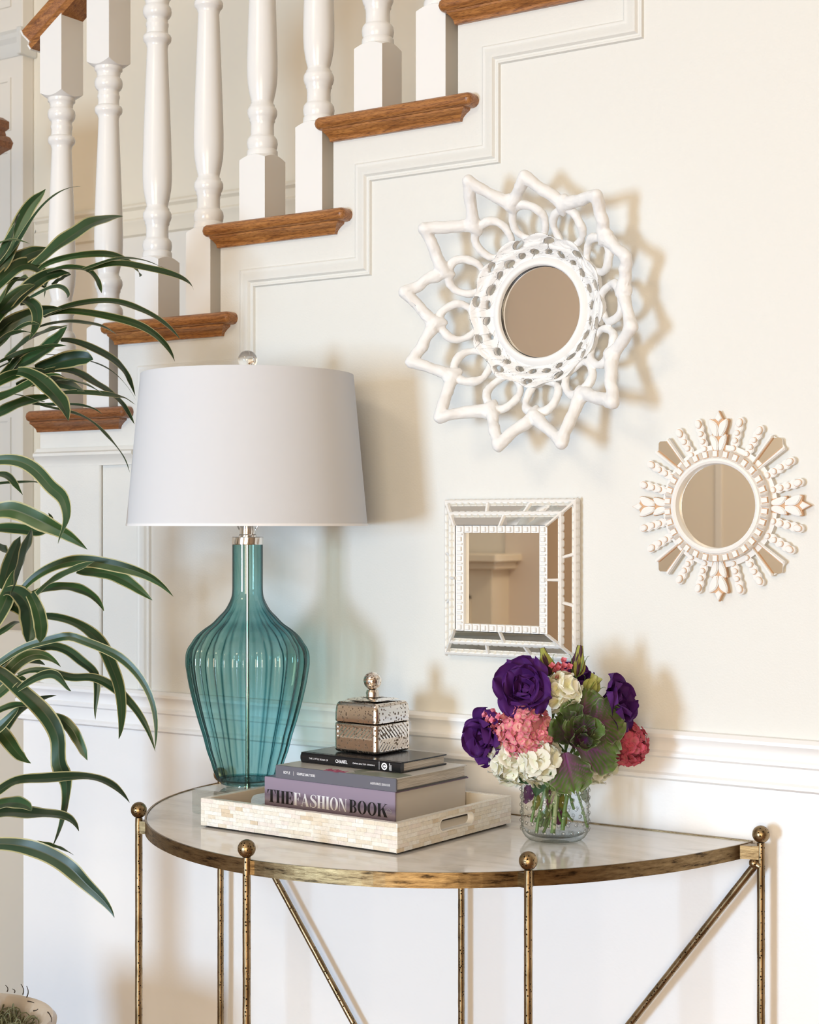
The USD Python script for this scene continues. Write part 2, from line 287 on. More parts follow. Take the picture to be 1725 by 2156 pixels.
obj('trim_2', sweep_path([(-1.262, 0.942), (3.4, 0.942)], CR, (0, -1, 0), XZ[:3]), 'white_paint', None, smooth=30, label='white moulded chair rail running along the stair wall', kind='structure')
obj('baseboard_back', cat_([box(-1.26, 3.4, -0.022, -0.006, 0, 0.085, 0.004), box(-1.26, 3.4, -0.016, -0.006, 0.08, 0.105, 0.004)]), 'white_paint', label='tall white baseboard under the wainscot', kind='structure')
obj('floor', box(-6, 7.6, -7.1, 1.2, -0.05, 0), 'floor_wood', label='brown wood floor of the hall', kind='structure')
obj('ceiling', box(-6, 7.6, -7.1, 1.2, 4.4, 4.5), 'ceiling_paint', label='white ceiling of the hall', kind='structure')
wf = thing('wall_stairwell', 'beige wall behind the staircase with its own chair rail', None, kind='structure')
obj('wall_face', box(-6, 3.4, 1.05, 1.15, 0, 4.4), 'far_paint', wf)
obj('lower_face', box(-2.2, 3.4, 1.04, 1.05, 0, 2.20), 'far_lower', wf)
FR = [(0, 0), (0, .016), (.008, .024), (.014, .024), (.022, .014), (.045, .014), (.052, .020), (.060, .020), (.075, .012), (.095, .010), (.10, 0)]
obj('chair_rail', sweep_path([(-2.3, 2.298), (3.4, 2.298)], FR, (0, -1, 0), ((0, 1.04, 0), (1, 0, 0), (0, 0, 1))), 'far_paint', wf, smooth=30)
# panelled pilaster at the far left, beyond the first tread
xp = aty(47, 300, 1.0)[0]
tl = thing('trim_3', 'pale panelled pilaster with a moulded capital beyond the foot of the stairs', None, kind='structure')
obj('shaft', box(xp - 0.9, xp, 1.0, 1.05, 0, 4.4, 0.003), 'far_lower', tl)
zc = aty(40, 95, 1.0)[2]
PC = [(0, 0), (0, .012), (.015, .022), (.03, .022), (.045, .012), (.07, .012), (.085, .004), (.085, 0)]
obj('capital', sweep_path([(xp - 0.9, zc + 0.05), (xp + 0.012, zc + 0.05)], PC, (0, -1, 0), ((0, 1.0, 0), (1, 0, 0), (0, 0, 1))), 'cream_paint', tl, smooth=30)
obj('capital_return', box(xp - 0.004, xp + 0.016, 0.976, 1.05, zc - 0.036, zc + 0.052, 0.003), 'cream_paint', tl)
for za, zb in ((zc + 0.13, zc + 0.62), (zc - 0.27, zc - 0.10), (zc - 1.1, zc - 0.33), (0.3, zc - 1.2)):
    obj('panel', prism(sg.box(xp - 0.60, za, xp - 0.05, zb).difference(sg.box(xp - 0.588, za + .012, xp - 0.062, zb - .012)), -1.0, -0.994, XZ), 'far_lower', tl)
obj('plinth', box(-3.2, -1.30, 0.33, 0.99, 0, 1.03, 0.004), 'beige_paint', tl)
# front wall with the window that lights the hall, and the side walls
def wall_hole(a0, a1, z1, h0, h1, hz0, hz1): return sg.box(a0, 0, a1, z1).difference(sg.box(h0, hz0, h1, hz1))
wx0, wx1, wz0, wz1 = WIN['x'] - WIN['w'] / 2 - .02, WIN['x'] + WIN['w'] / 2 + .02, WIN['z'] - WIN['h'] / 2 - .02, WIN['z'] + WIN['h'] / 2 + .02
wfr = thing('wall_front', 'tan painted wall opposite the stairs seen in the mirrors', None, kind='structure')
obj('wall_face', prism(wall_hole(-6, 7.6, 4.4, wx0, wx1, wz0, wz1).difference(sg.box(1.88, .08, 4.92, 2.52)), 0, 0.1, ((0, -6.85, 0), (1, 0, 0), (0, 0, 1), (0, -1, 0))), 'tan_paint', wfr)
obj('pink_panel', box(-3.95, -2.9, -6.85, -6.835, 0, 3.2, 0.004), 'pink_paint', wfr)
obj('casing', box(-2.475, -2.43, -6.85, -6.838, 0, 3.0, 0.003), 'gloss_white', wfr)
obj('wall_left', box(-6.1, -6, -7.1, 1.2, 0, 4.4), 'tan_paint', label='tan painted wall at the far left of the hall', kind='structure')
obj('wall_right', box(7.55, 7.65, -7.1, 1.2, 0, 4.4), 'brown_paint', label='brown painted wall at the right of the hall', kind='structure')
def window(name, lab, fr, w, h):
    o, a, b, n = fr; t = thing(name, lab, None, o, kind='structure')
    fm = sg.box(-w / 2 - .07, -h / 2 - .07, w / 2 + .07, h / 2 + .07).difference(sg.box(-w / 2, -h / 2, w / 2, h / 2))
    obj('window_frame', prism(fm, 0, 0.03, fr), 'gloss_white', t)
window('window_1', 'tall window opposite the stair wall', ((WIN['x'], -6.85, WIN['z']), (1, 0, 0), (0, 0, 1), (0, 1, 0)), WIN['w'], WIN['h'])
window('window_2', 'broad frame added around the fill light at the right of the wall opposite the stairs', ((3.4, -6.85, 1.3), (1, 0, 0), (0, 0, 1), (0, 1, 0)), 3.0, 2.4)  # unseen frame, added to house the broad fill light
cl = thing('added_fill_fixture', 'square flush fixture added overhead for the warm fill', 'added ceiling light', (-0.6, -5.3, 4.36))  # unseen fixture, added to go with the overhead fill
obj('frame', prism(sg.box(-.85, -.85, .85, .85).difference(sg.box(-.8, -.8, .8, .8)), 0, .04, ((-0.6, -5.3, 4.36), (1, 0, 0), (0, 1, 0), (0, 0, 1))), 'gloss_white', cl)
obj('diffuser', box(-1.4, .2, -6.1, -4.5, 4.375, 4.395), 'lamp_diffuser', cl)
# mantel seen in the square mirror
mx1 = -3.92
mt = thing('mantelpiece', 'cream panelled mantelpiece seen reflected in the square mirror', 'mantelpiece', (mx1 - 0.7, -6.7, 0))
obj('surround', box(mx1 - 1.5, mx1, -6.84, -6.62, 0, 1.02, 0.004), 'far_paint', mt)
obj('shelf', cat_([box(mx1 - 1.6, mx1 + .10, -6.84, -6.50, 1.07, 1.12, 0.006), box(mx1 - 1.56, mx1 + .06, -6.84, -6.56, 1.02, 1.07, 0.006)]), 'far_paint', mt)
obj('panel', cat_([box(mx1 - 1.3, mx1 - 0.16, -6.62, -6.61, 0.82, 0.85, 0.003), box(mx1 - 0.19, mx1 - 0.16, -6.62, -6.61, 0.1, 0.85, 0.003)]), 'far_paint', mt)

# ------------------------------------------------------------------ stairs
ORD = ['lowest', 'second', 'third', 'fourth', 'fifth', 'sixth']
NXT = ['partly behind the plant leaves', 'just left above the lampshade', 'left of the star shaped mirror', 'above and left of the star shaped mirror', 'at the top edge of the picture', 'above the picture']
for k in range(1, NT + 1):
    x0, x1, zt = riser(k), riser(k + 1), top(k)
    t = thing('stair_tread', '%s oak stair tread with rounded nosing, %s' % (ORD[k - 1], NXT[k - 1]), 'stair tread', ((x0 + x1) / 2, 0.4, zt - 0.026), group='oak stair treads')
    ov = 0.030 if k > 1 else 0.022
    obj('tread_board', cat_([rbox(x0 - ov, x1 + 0.048, -0.033, 0.02, zt - 0.0265, zt, 0.0125), rbox(x0 - ov, x1, -0.01, 1.035, zt - 0.0265, zt, 0.0125)]), 'oak' if k > 1 else 'dark_oak', t, smooth=35)
    c = []
    prof = [(0.0, 0.024), (0.004, 0.0235), (0.009, 0.017), (0.0155, 0.011), (0.019, 0.0095), (0.0235, 0.0085)]
    V = []
    for dz, h in prof: V += [(x0 - h * 0.55 + .002, -h, zt - 0.0262 - dz), (x1 + h * 1.15, -h, zt - 0.0262 - dz), (x1 + h * 1.15, 0.0, zt - 0.0262 - dz), (x0 - h * .55 + .002, 0.0, zt - 0.0262 - dz)]
    f = []
    for i in range(len(prof) - 1):
        for j in range(4):
            a, b = i * 4 + j, i * 4 + (j + 1) % 4; f += [[a, a + 4, b + 4], [a, b + 4, b]]
    e = (len(prof) - 1) * 4; f += [[e, e + 2, e + 1], [e, e + 3, e + 2], [0, 1, 2], [0, 2, 3]]
    obj('cove_moulding', trimesh.Trimesh(np.array(V), np.array(f), process=False), 'oak' if k > 1 else 'dark_oak', t, smooth=40)
    obj('riser_board', box(x0, x0 + 0.02, 0.101, 1.035, zt - 0.19, zt - 0.027), 'gloss_white', t)

BW = 0.070
BP = [(0, .0312), (.006, .0312), (.011, .0308), (.014, .0285), (.018, .0300), (.026, .0312), (.034, .0300), (.038, .0275), (.042, .0236), (.060, .0233), (.068, .0240), (.070, .0258), (.075, .0258),
      (.078, .0280), (.085, .0302), (.092, .0300), (.097, .0278), (.099, .0255), (.103, .0252), (.105, .0226), (.110, .0224), (.125, .0262), (.145, .0296), (.165, .0308), (.195, .0308), (.25, .0292), (.33, .0262), (.40, .0233), (.438, .0218),
      (.446, .0240), (.451, .0285), (.455, .0298), (.460, .0298), (.464, .0280), (.467, .0232), (.472, .0226), (.480, .0226), (.484, .0240), (.488, .0240), (.491, .0225), (.498, .0226), (.501, .0262), (.507, .0296), (.514, .0304), (.521, .0292), (.525, .0262), (.527, .0244), (.533, .0250), (.539, .0268), (.541, .0296), (.548, .0302)]
BSC = 0.59 / 0.548
def handrail_z(x): return 2.443 + 0.6265 * (x + 1.206)
def square_cap(h0, h1, xc, yc, up):
    """a square post whose end is turned down to the round: the box meets a cone"""
    b = manifold3d.Manifold(manifold3d.Mesh(*(lambda m: (np.asarray(m.vertices, np.float32), np.asarray(m.faces, np.uint32)))(box(xc - BW / 2, xc + BW / 2, yc - BW / 2, yc + BW / 2, h0, h1))))
    r1 = 0.0315; r2 = r1 + (h1 - h0) * 1.6
    cone = manifold3d.Manifold.cylinder(h1 - h0, r2 if up else r1, r1 if up else r2, 64).translate((xc, yc, h0))
    return tm(b ^ cone)
BLAB = [('leftmost one, its square head under the handrail end', 'second from the left, its square head cut by the picture top'),
        ('left one on the second tread, standing on a short square base', 'right one on the second tread, its base against the third riser'),
        ('left one on the third tread, square base fully in view', 'right one on the third tread, tucked against the fourth riser'),
        ('left one on the fourth tread, only collar and base in view', 'right one on the fourth tread, only its square base in view')]
for k in range(1, 5):
    for j in (0, 1):
        xc = (riser(k) if k > 1 else -1.25) + (0.052, 0.2035)[j] + BW / 2; yc = BW / 2 + 0.0; z0 = top(k); zb = z0 + (0.145, 0.195)[j]; zt = zb + 0.59; zr = handrail_z(xc)
        t = thing('baluster', 'white turned baluster, ' + BLAB[k - 1][j], 'baluster', (xc, yc, z0), 'balusters on the stair treads')
        obj('base_block', cat_([box(xc - BW / 2, xc + BW / 2, yc - BW / 2, yc + BW / 2, z0, zb - 0.028), square_cap(zb - 0.028, zb, xc, yc, True)]), 'gloss_white', t)
        obj('turned_shaft', lathe([(r * 1.06, zb - .002 + h * BSC) for h, r in BP], (xc, yc, 0), 40), 'gloss_white', t, smooth=50)
        cut = trimesh.intersections.slice_mesh_plane(box(xc - BW / 2, xc + BW / 2, yc - BW / 2, yc + BW / 2, zt + .027, zr + 0.05), np.array([0.6265, 0, -1]) , np.array([xc, 0, zr + .004]), cap=True, engine='earcut')
        obj('head_block', cat_([cut, square_cap(zt - .002, zt + 0.027, xc, yc, False)]), 'gloss_white', t)
# handrail rising over the baluster heads
hr0 = -1.228; L = 2.6; sl = math.atan(0.6265)
hp = sg.Polygon([(-.034, 0), (.034, 0), (.036, .012), (.030, .020), (.026, .026), (.030, .033), (.037, .042), (.036, .055), (.024, .066), (0, .071), (-.024, .066), (-.036, .055), (-.037, .042), (-.030, .033), (-.026, .026), (-.030, .020), (-.036, .012)])
d = np.array([math.cos(sl), 0, math.sin(sl)]); o = np.array([hr0, BW / 2, handrail_z(hr0)])
t = thing('handrail', 'oak handrail end rising steeply over the baluster heads', 'handrail', o)
obj('rail', prism(hp, 0, L, (o, (0, -1, 0), (-math.sin(sl), 0, math.cos(sl)), d)), 'oak', t, smooth=25)
obj('end_bevel', prism(affinity.scale(hp, 1.06, 1.04), -0.004, 0.0, (o, (0, -1, 0), (-math.sin(sl), 0, math.cos(sl)), d)), 'gloss_white', t, label='white chipped paint edge')
# newel with an oak cap at the left edge
NY = 0.45; nx = aty(27, 300, NY + .11)[0]
t = thing('newel_post', 'oak capped white newel post cut by the left edge of the picture', 'newel post', (nx - 0.112, NY, 0.0))
zc0, zc1 = aty(27, 302, NY)[2], aty(27, 214, NY)[2]
CP = [(0.0, 0), (0.085, 0), (0.095, .008), (.108, .016), (.112, .030), (.106, .042), (.098, .046), (.096, .055), (.104, .062), (.104, .078), (.092, .086), (.0, .092)]
def square_lathe(prof, c, z0, sc):
    V = []; f = []
    for r, h in prof: V += [(c[0] + sx * r, c[1] + sy * r, z0 + h * sc) for sx, sy in ((-1, -1), (1, -1), (1, 1), (-1, 1))]
    for i in range(len(prof) - 1):
        for j in range(4):
            a, b = i * 4 + j, i * 4 + (j + 1) % 4; f += [[a, b, b + 4], [a, b + 4, a + 4]]
    return trimesh.Trimesh(np.array(V), np.array(f), process=False)
obj('newel_cap', square_lathe(CP, (nx - 0.112, NY), zc0, (zc1 - zc0) / 0.092), 'dark_oak', t, smooth=25)
obj('post', box(nx - 0.18, nx - 0.052, NY - .065, NY + .065, 0.0, zc0, 0.003), 'gloss_white', t)

# ------------------------------------------------------------------ console table
ZT = 0.76
TC = np.array([-0.036, -0.034]); TR = 0.588
tb = thing('console_table', 'half round marble topped console table with hammered brass legs and ball finials', 'table', (TC[0], TC[1] - 0.25, 0))
ang = np.linspace(PI, 2 * PI, 97); YB = -0.012
def rk(a): return float(np.interp(a, [PI, 1.08 * PI, 1.2 * PI, 1.35 * PI, 1.5 * PI, 1.62 * PI, 1.75 * PI, 1.86 * PI, 1.95 * PI, 2 * PI], [1.005, 1.0, .992, .998, 1.012, 1.01, .993, .99, 1.01, 1.035]))
def dshape(r, back):
    P = [(TC[0] + (r - TR + TR * rk(a)) * math.cos(a), TC[1] + (r - TR + TR * rk(a)) * math.sin(a)) for a in ang]
    return sg.Polygon(P + [(P[-1][0], back), (P[0][0], back)])
UPF = ((0, 0, 0), (1, 0, 0), (0, 1, 0), (0, 0, 1))
obj('marble_top', prism(dshape(TR - 0.004, YB - .004), ZT - 0.018, ZT - 0.0005, UPF), 'marble', tb, label='polished pale marble slab')
obj('rim_band', prism(dshape(TR, YB).difference(dshape(TR - 0.0035, YB - .0035)), ZT - 0.0235, ZT + 0.0012, UPF), 'brass_band', tb)
obj('apron', prism(dshape(TR - .005, YB - .005).difference(dshape(TR - 0.02, YB - .02)), ZT - 0.0225, ZT - 0.0185, UPF), 'brass_band', tb)
LEGS = [(-0.450, -0.462), (-0.049, -0.634), (0.383, -0.463), (0.601, -0.045), (-0.612, -0.040)]
rr = random.Random(3)
def rod(a, b, r, seed, n=14):
    a, b = np.asarray(a, float), np.asarray(b, float); k = max(8, int(np.linalg.norm(b - a) / 0.012)); t = np.linspace(0, 1, k)[:, None]
    m = tube(a + (b - a) * t, r, n); v = np.array(m.vertices); c = a + ((v - a) @ (b - a) / ((b - a) @ (b - a)))[:, None] * (b - a)
    s = 1 + 0.09 * (meshkit.noise(v * 160, seed) - 0.5); m.vertices = c + (v - c) * s[:, None]; return m
for i, (x, y) in enumerate(LEGS):
    r = 0.0068
    lg = obj('leg', rod((x, y, 0), (x, y, ZT + 0.006), r, i), 'brass', tb, smooth=40)
    bl = ball((x, y, ZT + 0.0205), 0.0149, 4); v = np.array(bl.vertices) - (x, y, ZT + .0205)
    obj('ball_finial', trimesh.Trimesh(v * (1 + .02 * (meshkit.noise(v * 320, 9 + i) - .5))[:, None] + (x, y, ZT + .0205), bl.faces, process=False), 'brass', tb, smooth=True)
    dv = np.array([x - TC[0], y - TC[1]]); dv /= np.linalg.norm(dv); rimp = TC + dv * (TR * rk(math.atan2(dv[1], dv[0]) % (2 * PI) if dv[1] < 0 else (2 * PI if dv[0] > 0 else PI)) - 0.001); tn = np.array([-dv[1], dv[0]])
    P = [(*(rimp - dv * .001 + tn * s * .0145), h) for s in (-1, 1) for h in (ZT - .0225, ZT)] + [(*(np.array([x, y]) + tn * s * .0062), h) for s in (-1, 1) for h in (ZT - .0225, ZT + .001)]
    obj('leg_bracket', trimesh.convex.convex_hull(np.array(P)), 'brass_band', tb)
obj('leg', rod((-0.012, -0.034, 0), (-0.012, -0.034, ZT - .022), 0.0063, 11), 'brass', tb, smooth=40)
obj('brace', rod((0.592, -0.047, 0.728), (0.045, -0.036, 0.014), 0.0066, 21), 'brass', tb, smooth=40)
obj('brace', rod((-0.575, -0.045, 0.733), (-0.045, -0.036, 0.014), 0.0062, 22), 'brass', tb, smooth=40)
obj('stretcher', rod((-0.612, -0.04, 0.020), (0.601, -0.045, 0.020), 0.0055, 23), 'brass', tb, smooth=40)
jw = ball((0.590, -0.047, 0.730), 0.0095, 2); obj('weld', cat_([jw, tube([(.601, -.046, .726), (.585, -.047, .732)], .008, 10)]), 'brass', tb, smooth=40)

# ------------------------------------------------------------------ lamp
LX, LY = -0.359, -0.2565
lp = thing('table_lamp', 'table lamp with ribbed teal glass bottle base and white drum shade', 'lamp', (LX, LY, ZT))
PXM = 3.215 / 3500
B0 = 0.8125
prof = [(32, 1145), (32, 1200), (32, 1240), (33, 1255), (34.5, 1261), (39, 1272.5), (46.7, 1287), (59, 1301), (72, 1315.7), (90, 1330), (103, 1343), (113, 1359), (121, 1373), (124, 1388), (124.3, 1402), (122.6, 1416), (118, 1445), (112, 1474), (105, 1503), (97.5, 1531), (89, 1560), (82, 1589), (72.6, 1618), (65, 1646), (60.5, 1654), (55, 1660)]
zz0, zz1 = 1.273, B0
pz = np.array([[r * PXM, zz0 + (y - 1145) / (1660 - 1145) * (zz1 - zz0)] for r, y in prof])
from scipy.interpolate import PchipInterpolator
zs = np.linspace(0, 1, 110); sarc = np.r_[0, np.cumsum(np.linalg.norm(np.diff(pz, axis=0), axis=1))]; sarc /= sarc[-1]
pf = np.stack([PchipInterpolator(sarc, pz[:, 0])(zs), PchipInterpolator(sarc, pz[:, 1])(zs)], 1)
def ribbed(pf, off, amp, nrib=20, n=400, phase=0.0):
    a = np.arange(n) * 2 * PI / n; zrel = (pf[:, 1] - zz1) / (zz0 - zz1)
    env = np.clip((0.78 - zrel) / 0.18, 0, 1) * np.clip((zrel - 0.0) / 0.06, 0, 1)
    w = np.cos(nrib * a + phase) + .25 * np.cos(2 * nrib * a)
    r = (pf[:, :1] - off) + amp * env[:, None] * w[None, :] * (pf[:, :1] / 0.1)
    v = np.stack([r * np.cos(a) + LX, r * np.sin(a) + LY, np.repeat(pf[:, 1:2], n, 1)], -1).reshape(-1, 3)
    i = np.arange(len(pf) * n).reshape(len(pf), n); q = np.stack([i[:-1], np.roll(i, -1, 1)[:-1], np.roll(i, -1, 1)[1:], i[1:]], -1).reshape(-1, 4)[:, ::-1]
    return trimesh.Trimesh(v, np.vstack([q[:, [0, 1, 2]], q[:, [0, 2, 3]]]), process=False)
gl = ribbed(pf, 0.0, 0.0040)
obj('bottle', gl, 'teal_glass', lp, smooth=True, label='ribbed teal glass bottle')
obj('bottle_floor', lathe([(0.0, B0 + .012), (.03, B0 + .009), (.05, B0 + .006), (.0545, B0 + .010)], (LX, LY, 0), 48), 'teal_glass', lp, smooth=True)
obj('foot_disc', lathe([(.0, B0 - .006), (.042, B0 - .006), (.043, B0 - .003), (.042, B0 + .001), (0, B0 + .001)], (LX, LY, 0), 48), 'crystal', lp, smooth=40)
obj('base_block', cat_([box(LX - .068, LX + .043, LY - .085, LY + .072, ZT + .0005, B0 - .0065, 0.002)]), 'crystal', lp, label='clear crystal block')
obj('base_nut', tube([(LX, LY, ZT + .012), (LX, LY, B0 + .012)], .006, 12), 'chrome', lp, smooth=40)
obj('rod', tube([(LX, LY, B0 + .01), (LX, LY, 1.29)], .0042, 14), 'chrome', lp, smooth=40)
obj('neck_collar', lathe([(.002, 1.272), (.0305, 1.272), (.031, 1.2735), (.031, 1.2855), (.0305, 1.287), (.002, 1.287)], (LX, LY, 0), 48), 'chrome', lp, smooth=40)
obj('socket', lathe([(.002, 1.287), (.0175, 1.287), (.0175, 1.290), (.0155, 1.292), (.0155, 1.335), (.013, 1.345), (.002, 1.345)], (LX, LY, 0), 40), 'chrome', lp, smooth=40)
obj('pull_wire', tube(spline([(LX + .017, LY - .012, 1.287), (LX + .022, LY - .010, 1.297), (LX + .021, LY - .010, 1.306), (LX + .0215, LY - .010, 1.318)], 10), .0008, 6), 'chrome', lp)
SB, STp, rb, rt = 1.3085, 1.599, 0.2315, 0.2045
obj('shade', cat_([lathe([(rb, SB), (rb, SB + .001)] + [(rb + (rt - rb) * t, SB + (STp - SB) * t) for t in np.linspace(.02, .98, 12)] + [(rt, STp - .001), (rt, STp), (rt - .0018, STp)] + [(rb + (rt - rb) * t - .0018, SB + (STp - SB) * t) for t in np.linspace(.98, .02, 6)] + [(rb - .0018, SB)], (LX, LY, 0), 128, closed=True)]), 'linen_shade', lp, smooth=30)
obj('shade_hem', lathe([(rb + .0006, SB - .0006), (rb + .0007, SB + .004), (rb - .0025, SB + .004), (rb - .0025, SB - .0006)], (LX, LY, 0), 128, closed=True), 'shade_trim', lp, smooth=30)
sp = [tube([(LX, LY, STp - .012), (LX + math.cos(a) * (rt - .001), LY + math.sin(a) * (rt - .001), STp - .004)], .0016, 8) for a in (.3, .3 + 2.094, .3 + 4.189)]
hq = spline([(LX - .02, LY, 1.30), (LX - .06, LY, 1.40), (LX - .05, LY, 1.52), (LX, LY, 1.585), (LX + .05, LY, 1.52), (LX + .06, LY, 1.40), (LX + .02, LY, 1.30)], 40)
obj('harp', cat_(sp + [tube(hq, .0017, 8)]), 'chrome', lp, smooth=40)
obj('bulb', lathe([(.0, 1.45), (.018, 1.445), (.029, 1.425), (.030, 1.41), (.022, 1.385), (.013, 1.36), (.013, 1.34)], (LX, LY, 0), 24), 'lamp_diffuser', lp, smooth=True)
fn = obj('finial', ball((LX, LY, 1.628), .0187, 4), 'finial_glass', lp, smooth=True, label='clear glass ball finial')
obj('finial_stem', tube([(LX, LY, 1.58), (LX, LY, 1.611)], .0055, 14), 'chrome', fn, smooth=40)

# ------------------------------------------------------------------ tray inlaid with pearl shell
def local(P, rot):
    r = math.radians(rot); return np.array([P[0], P[1], 0.0]), np.array([math.cos(r), math.sin(r), 0]), np.array([-math.sin(r), math.cos(r), 0]), np.array([0, 0, 1.0])
def place(m, fr):
    o, a, b, n = fr; m = tm(m).copy(); v = np.array(m.vertices); m.vertices = o + v[:, :1] * a + v[:, 1:2] * b + v[:, 2:] * n; return m
PT = np.array([0.128, -0.456]); fr = local(PT, -2); TL, TW, TH_, Z1 = 0.445, 0.352, 0.0485, ZT + 0.003
cc = PT - fr[1][:2] * TL / 2 + fr[2][:2] * TW / 2
ty = thing('tray', 'rectangular pearl shell inlaid tray with slot handles holding the books', 'tray', (cc[0], cc[1], ZT))
obj('base_felt', place(box(-TL + .006, -.006, .006, TW - .006, ZT + 0.0002, Z1), fr), 'felt', ty)
WT = 0.012
obj('floor_panel', place(box(-TL + .002, -.002, .002, TW - .002, Z1, Z1 + .008), fr), 'tray_wood', ty)
zt = Z1 + TH_
slot = sg.LineString([(TW * .5 - .042, .0272), (TW * .5 + .042, .0272)]).buffer(.0115)
def wallm(frm, length, cut): return prism(sg.box(.0014, 0, length - .0014, TH_).difference(slot) if cut else sg.box(.0014, 0, length - .0014, TH_), -WT, 0, frm)
o, a, b, n = fr
sides = {'front': ((o + n * Z1 - a * TL), a, n, -b), 'back': ((o + n * Z1 + b * TW - a * TL), a, n, b), 'right': ((o + n * Z1), b, n, a), 'left': ((o + n * Z1 - a * TL), b, n, -a)}
for k, cut in (('front', 0), ('back', 0), ('right', 1), ('left', 1)):
    sd = sides[k]; ins = (sd[0] - np.asarray(sd[3]) * .0012, *sd[1:])
    obj('wall', wallm(ins, TL if k in ('front', 'back') else TW, cut), 'tray_wood', ty)
ring = slot.difference(slot.buffer(-.0018))
obj('handle_lining', prism(ring, -WT, 0.0003, sides['right']), 'slot_white', ty)
def tiles(sd, length, cut, seed):
    r = random.Random(seed); rows = 7; h = TH_ / rows
    for i in range(rows):
        x = -r.random() * .02
        while x < length:
            w = r.choice((.017, .021, .024, .028, .034)); q = sg.box(max(x, 0) + .0001, i * h + .0001, min(x + w, length) - .0001, (i + 1) * h - .0001)
            x += w
            if q.bounds[2] - q.bounds[0] < .002: continue
            if cut: q = q.difference(slot)
            if q.is_empty or q.area < 4e-6: continue
            obj('pearl_tile', prism(q, -.0012, r.choice((0, .00015, .0003)), sd), PEARL[r.choices(range(6), (5, 6, 3, 5, 1, 4))[0]], ty)
tiles(sides['front'], TL, 0, 1); tiles(sides['right'], TW, 1, 2)
rimm = sg.box(-TL, 0, 0, TW).difference(sg.box(-TL + WT, WT, -WT, TW - WT))
obj('rim', prism(rimm, zt - .0004, zt + .0008, fr), PEARL[0], ty)
obj('inner_lining', prism(sg.box(-TL + WT - .001, WT - .001, -WT + .001, TW - WT + .001).difference(sg.box(-TL + WT + .0008, WT + .0008, -WT - .0008, TW - WT - .0008)), Z1 + .0082, zt - .0002, fr) if False else prism(sg.box(-TL + WT - .0005, TW - WT - .0006, -WT + .0005, TW - WT + .0002), Z1 + .0082, zt - .0005, fr), PEARL[2], ty)

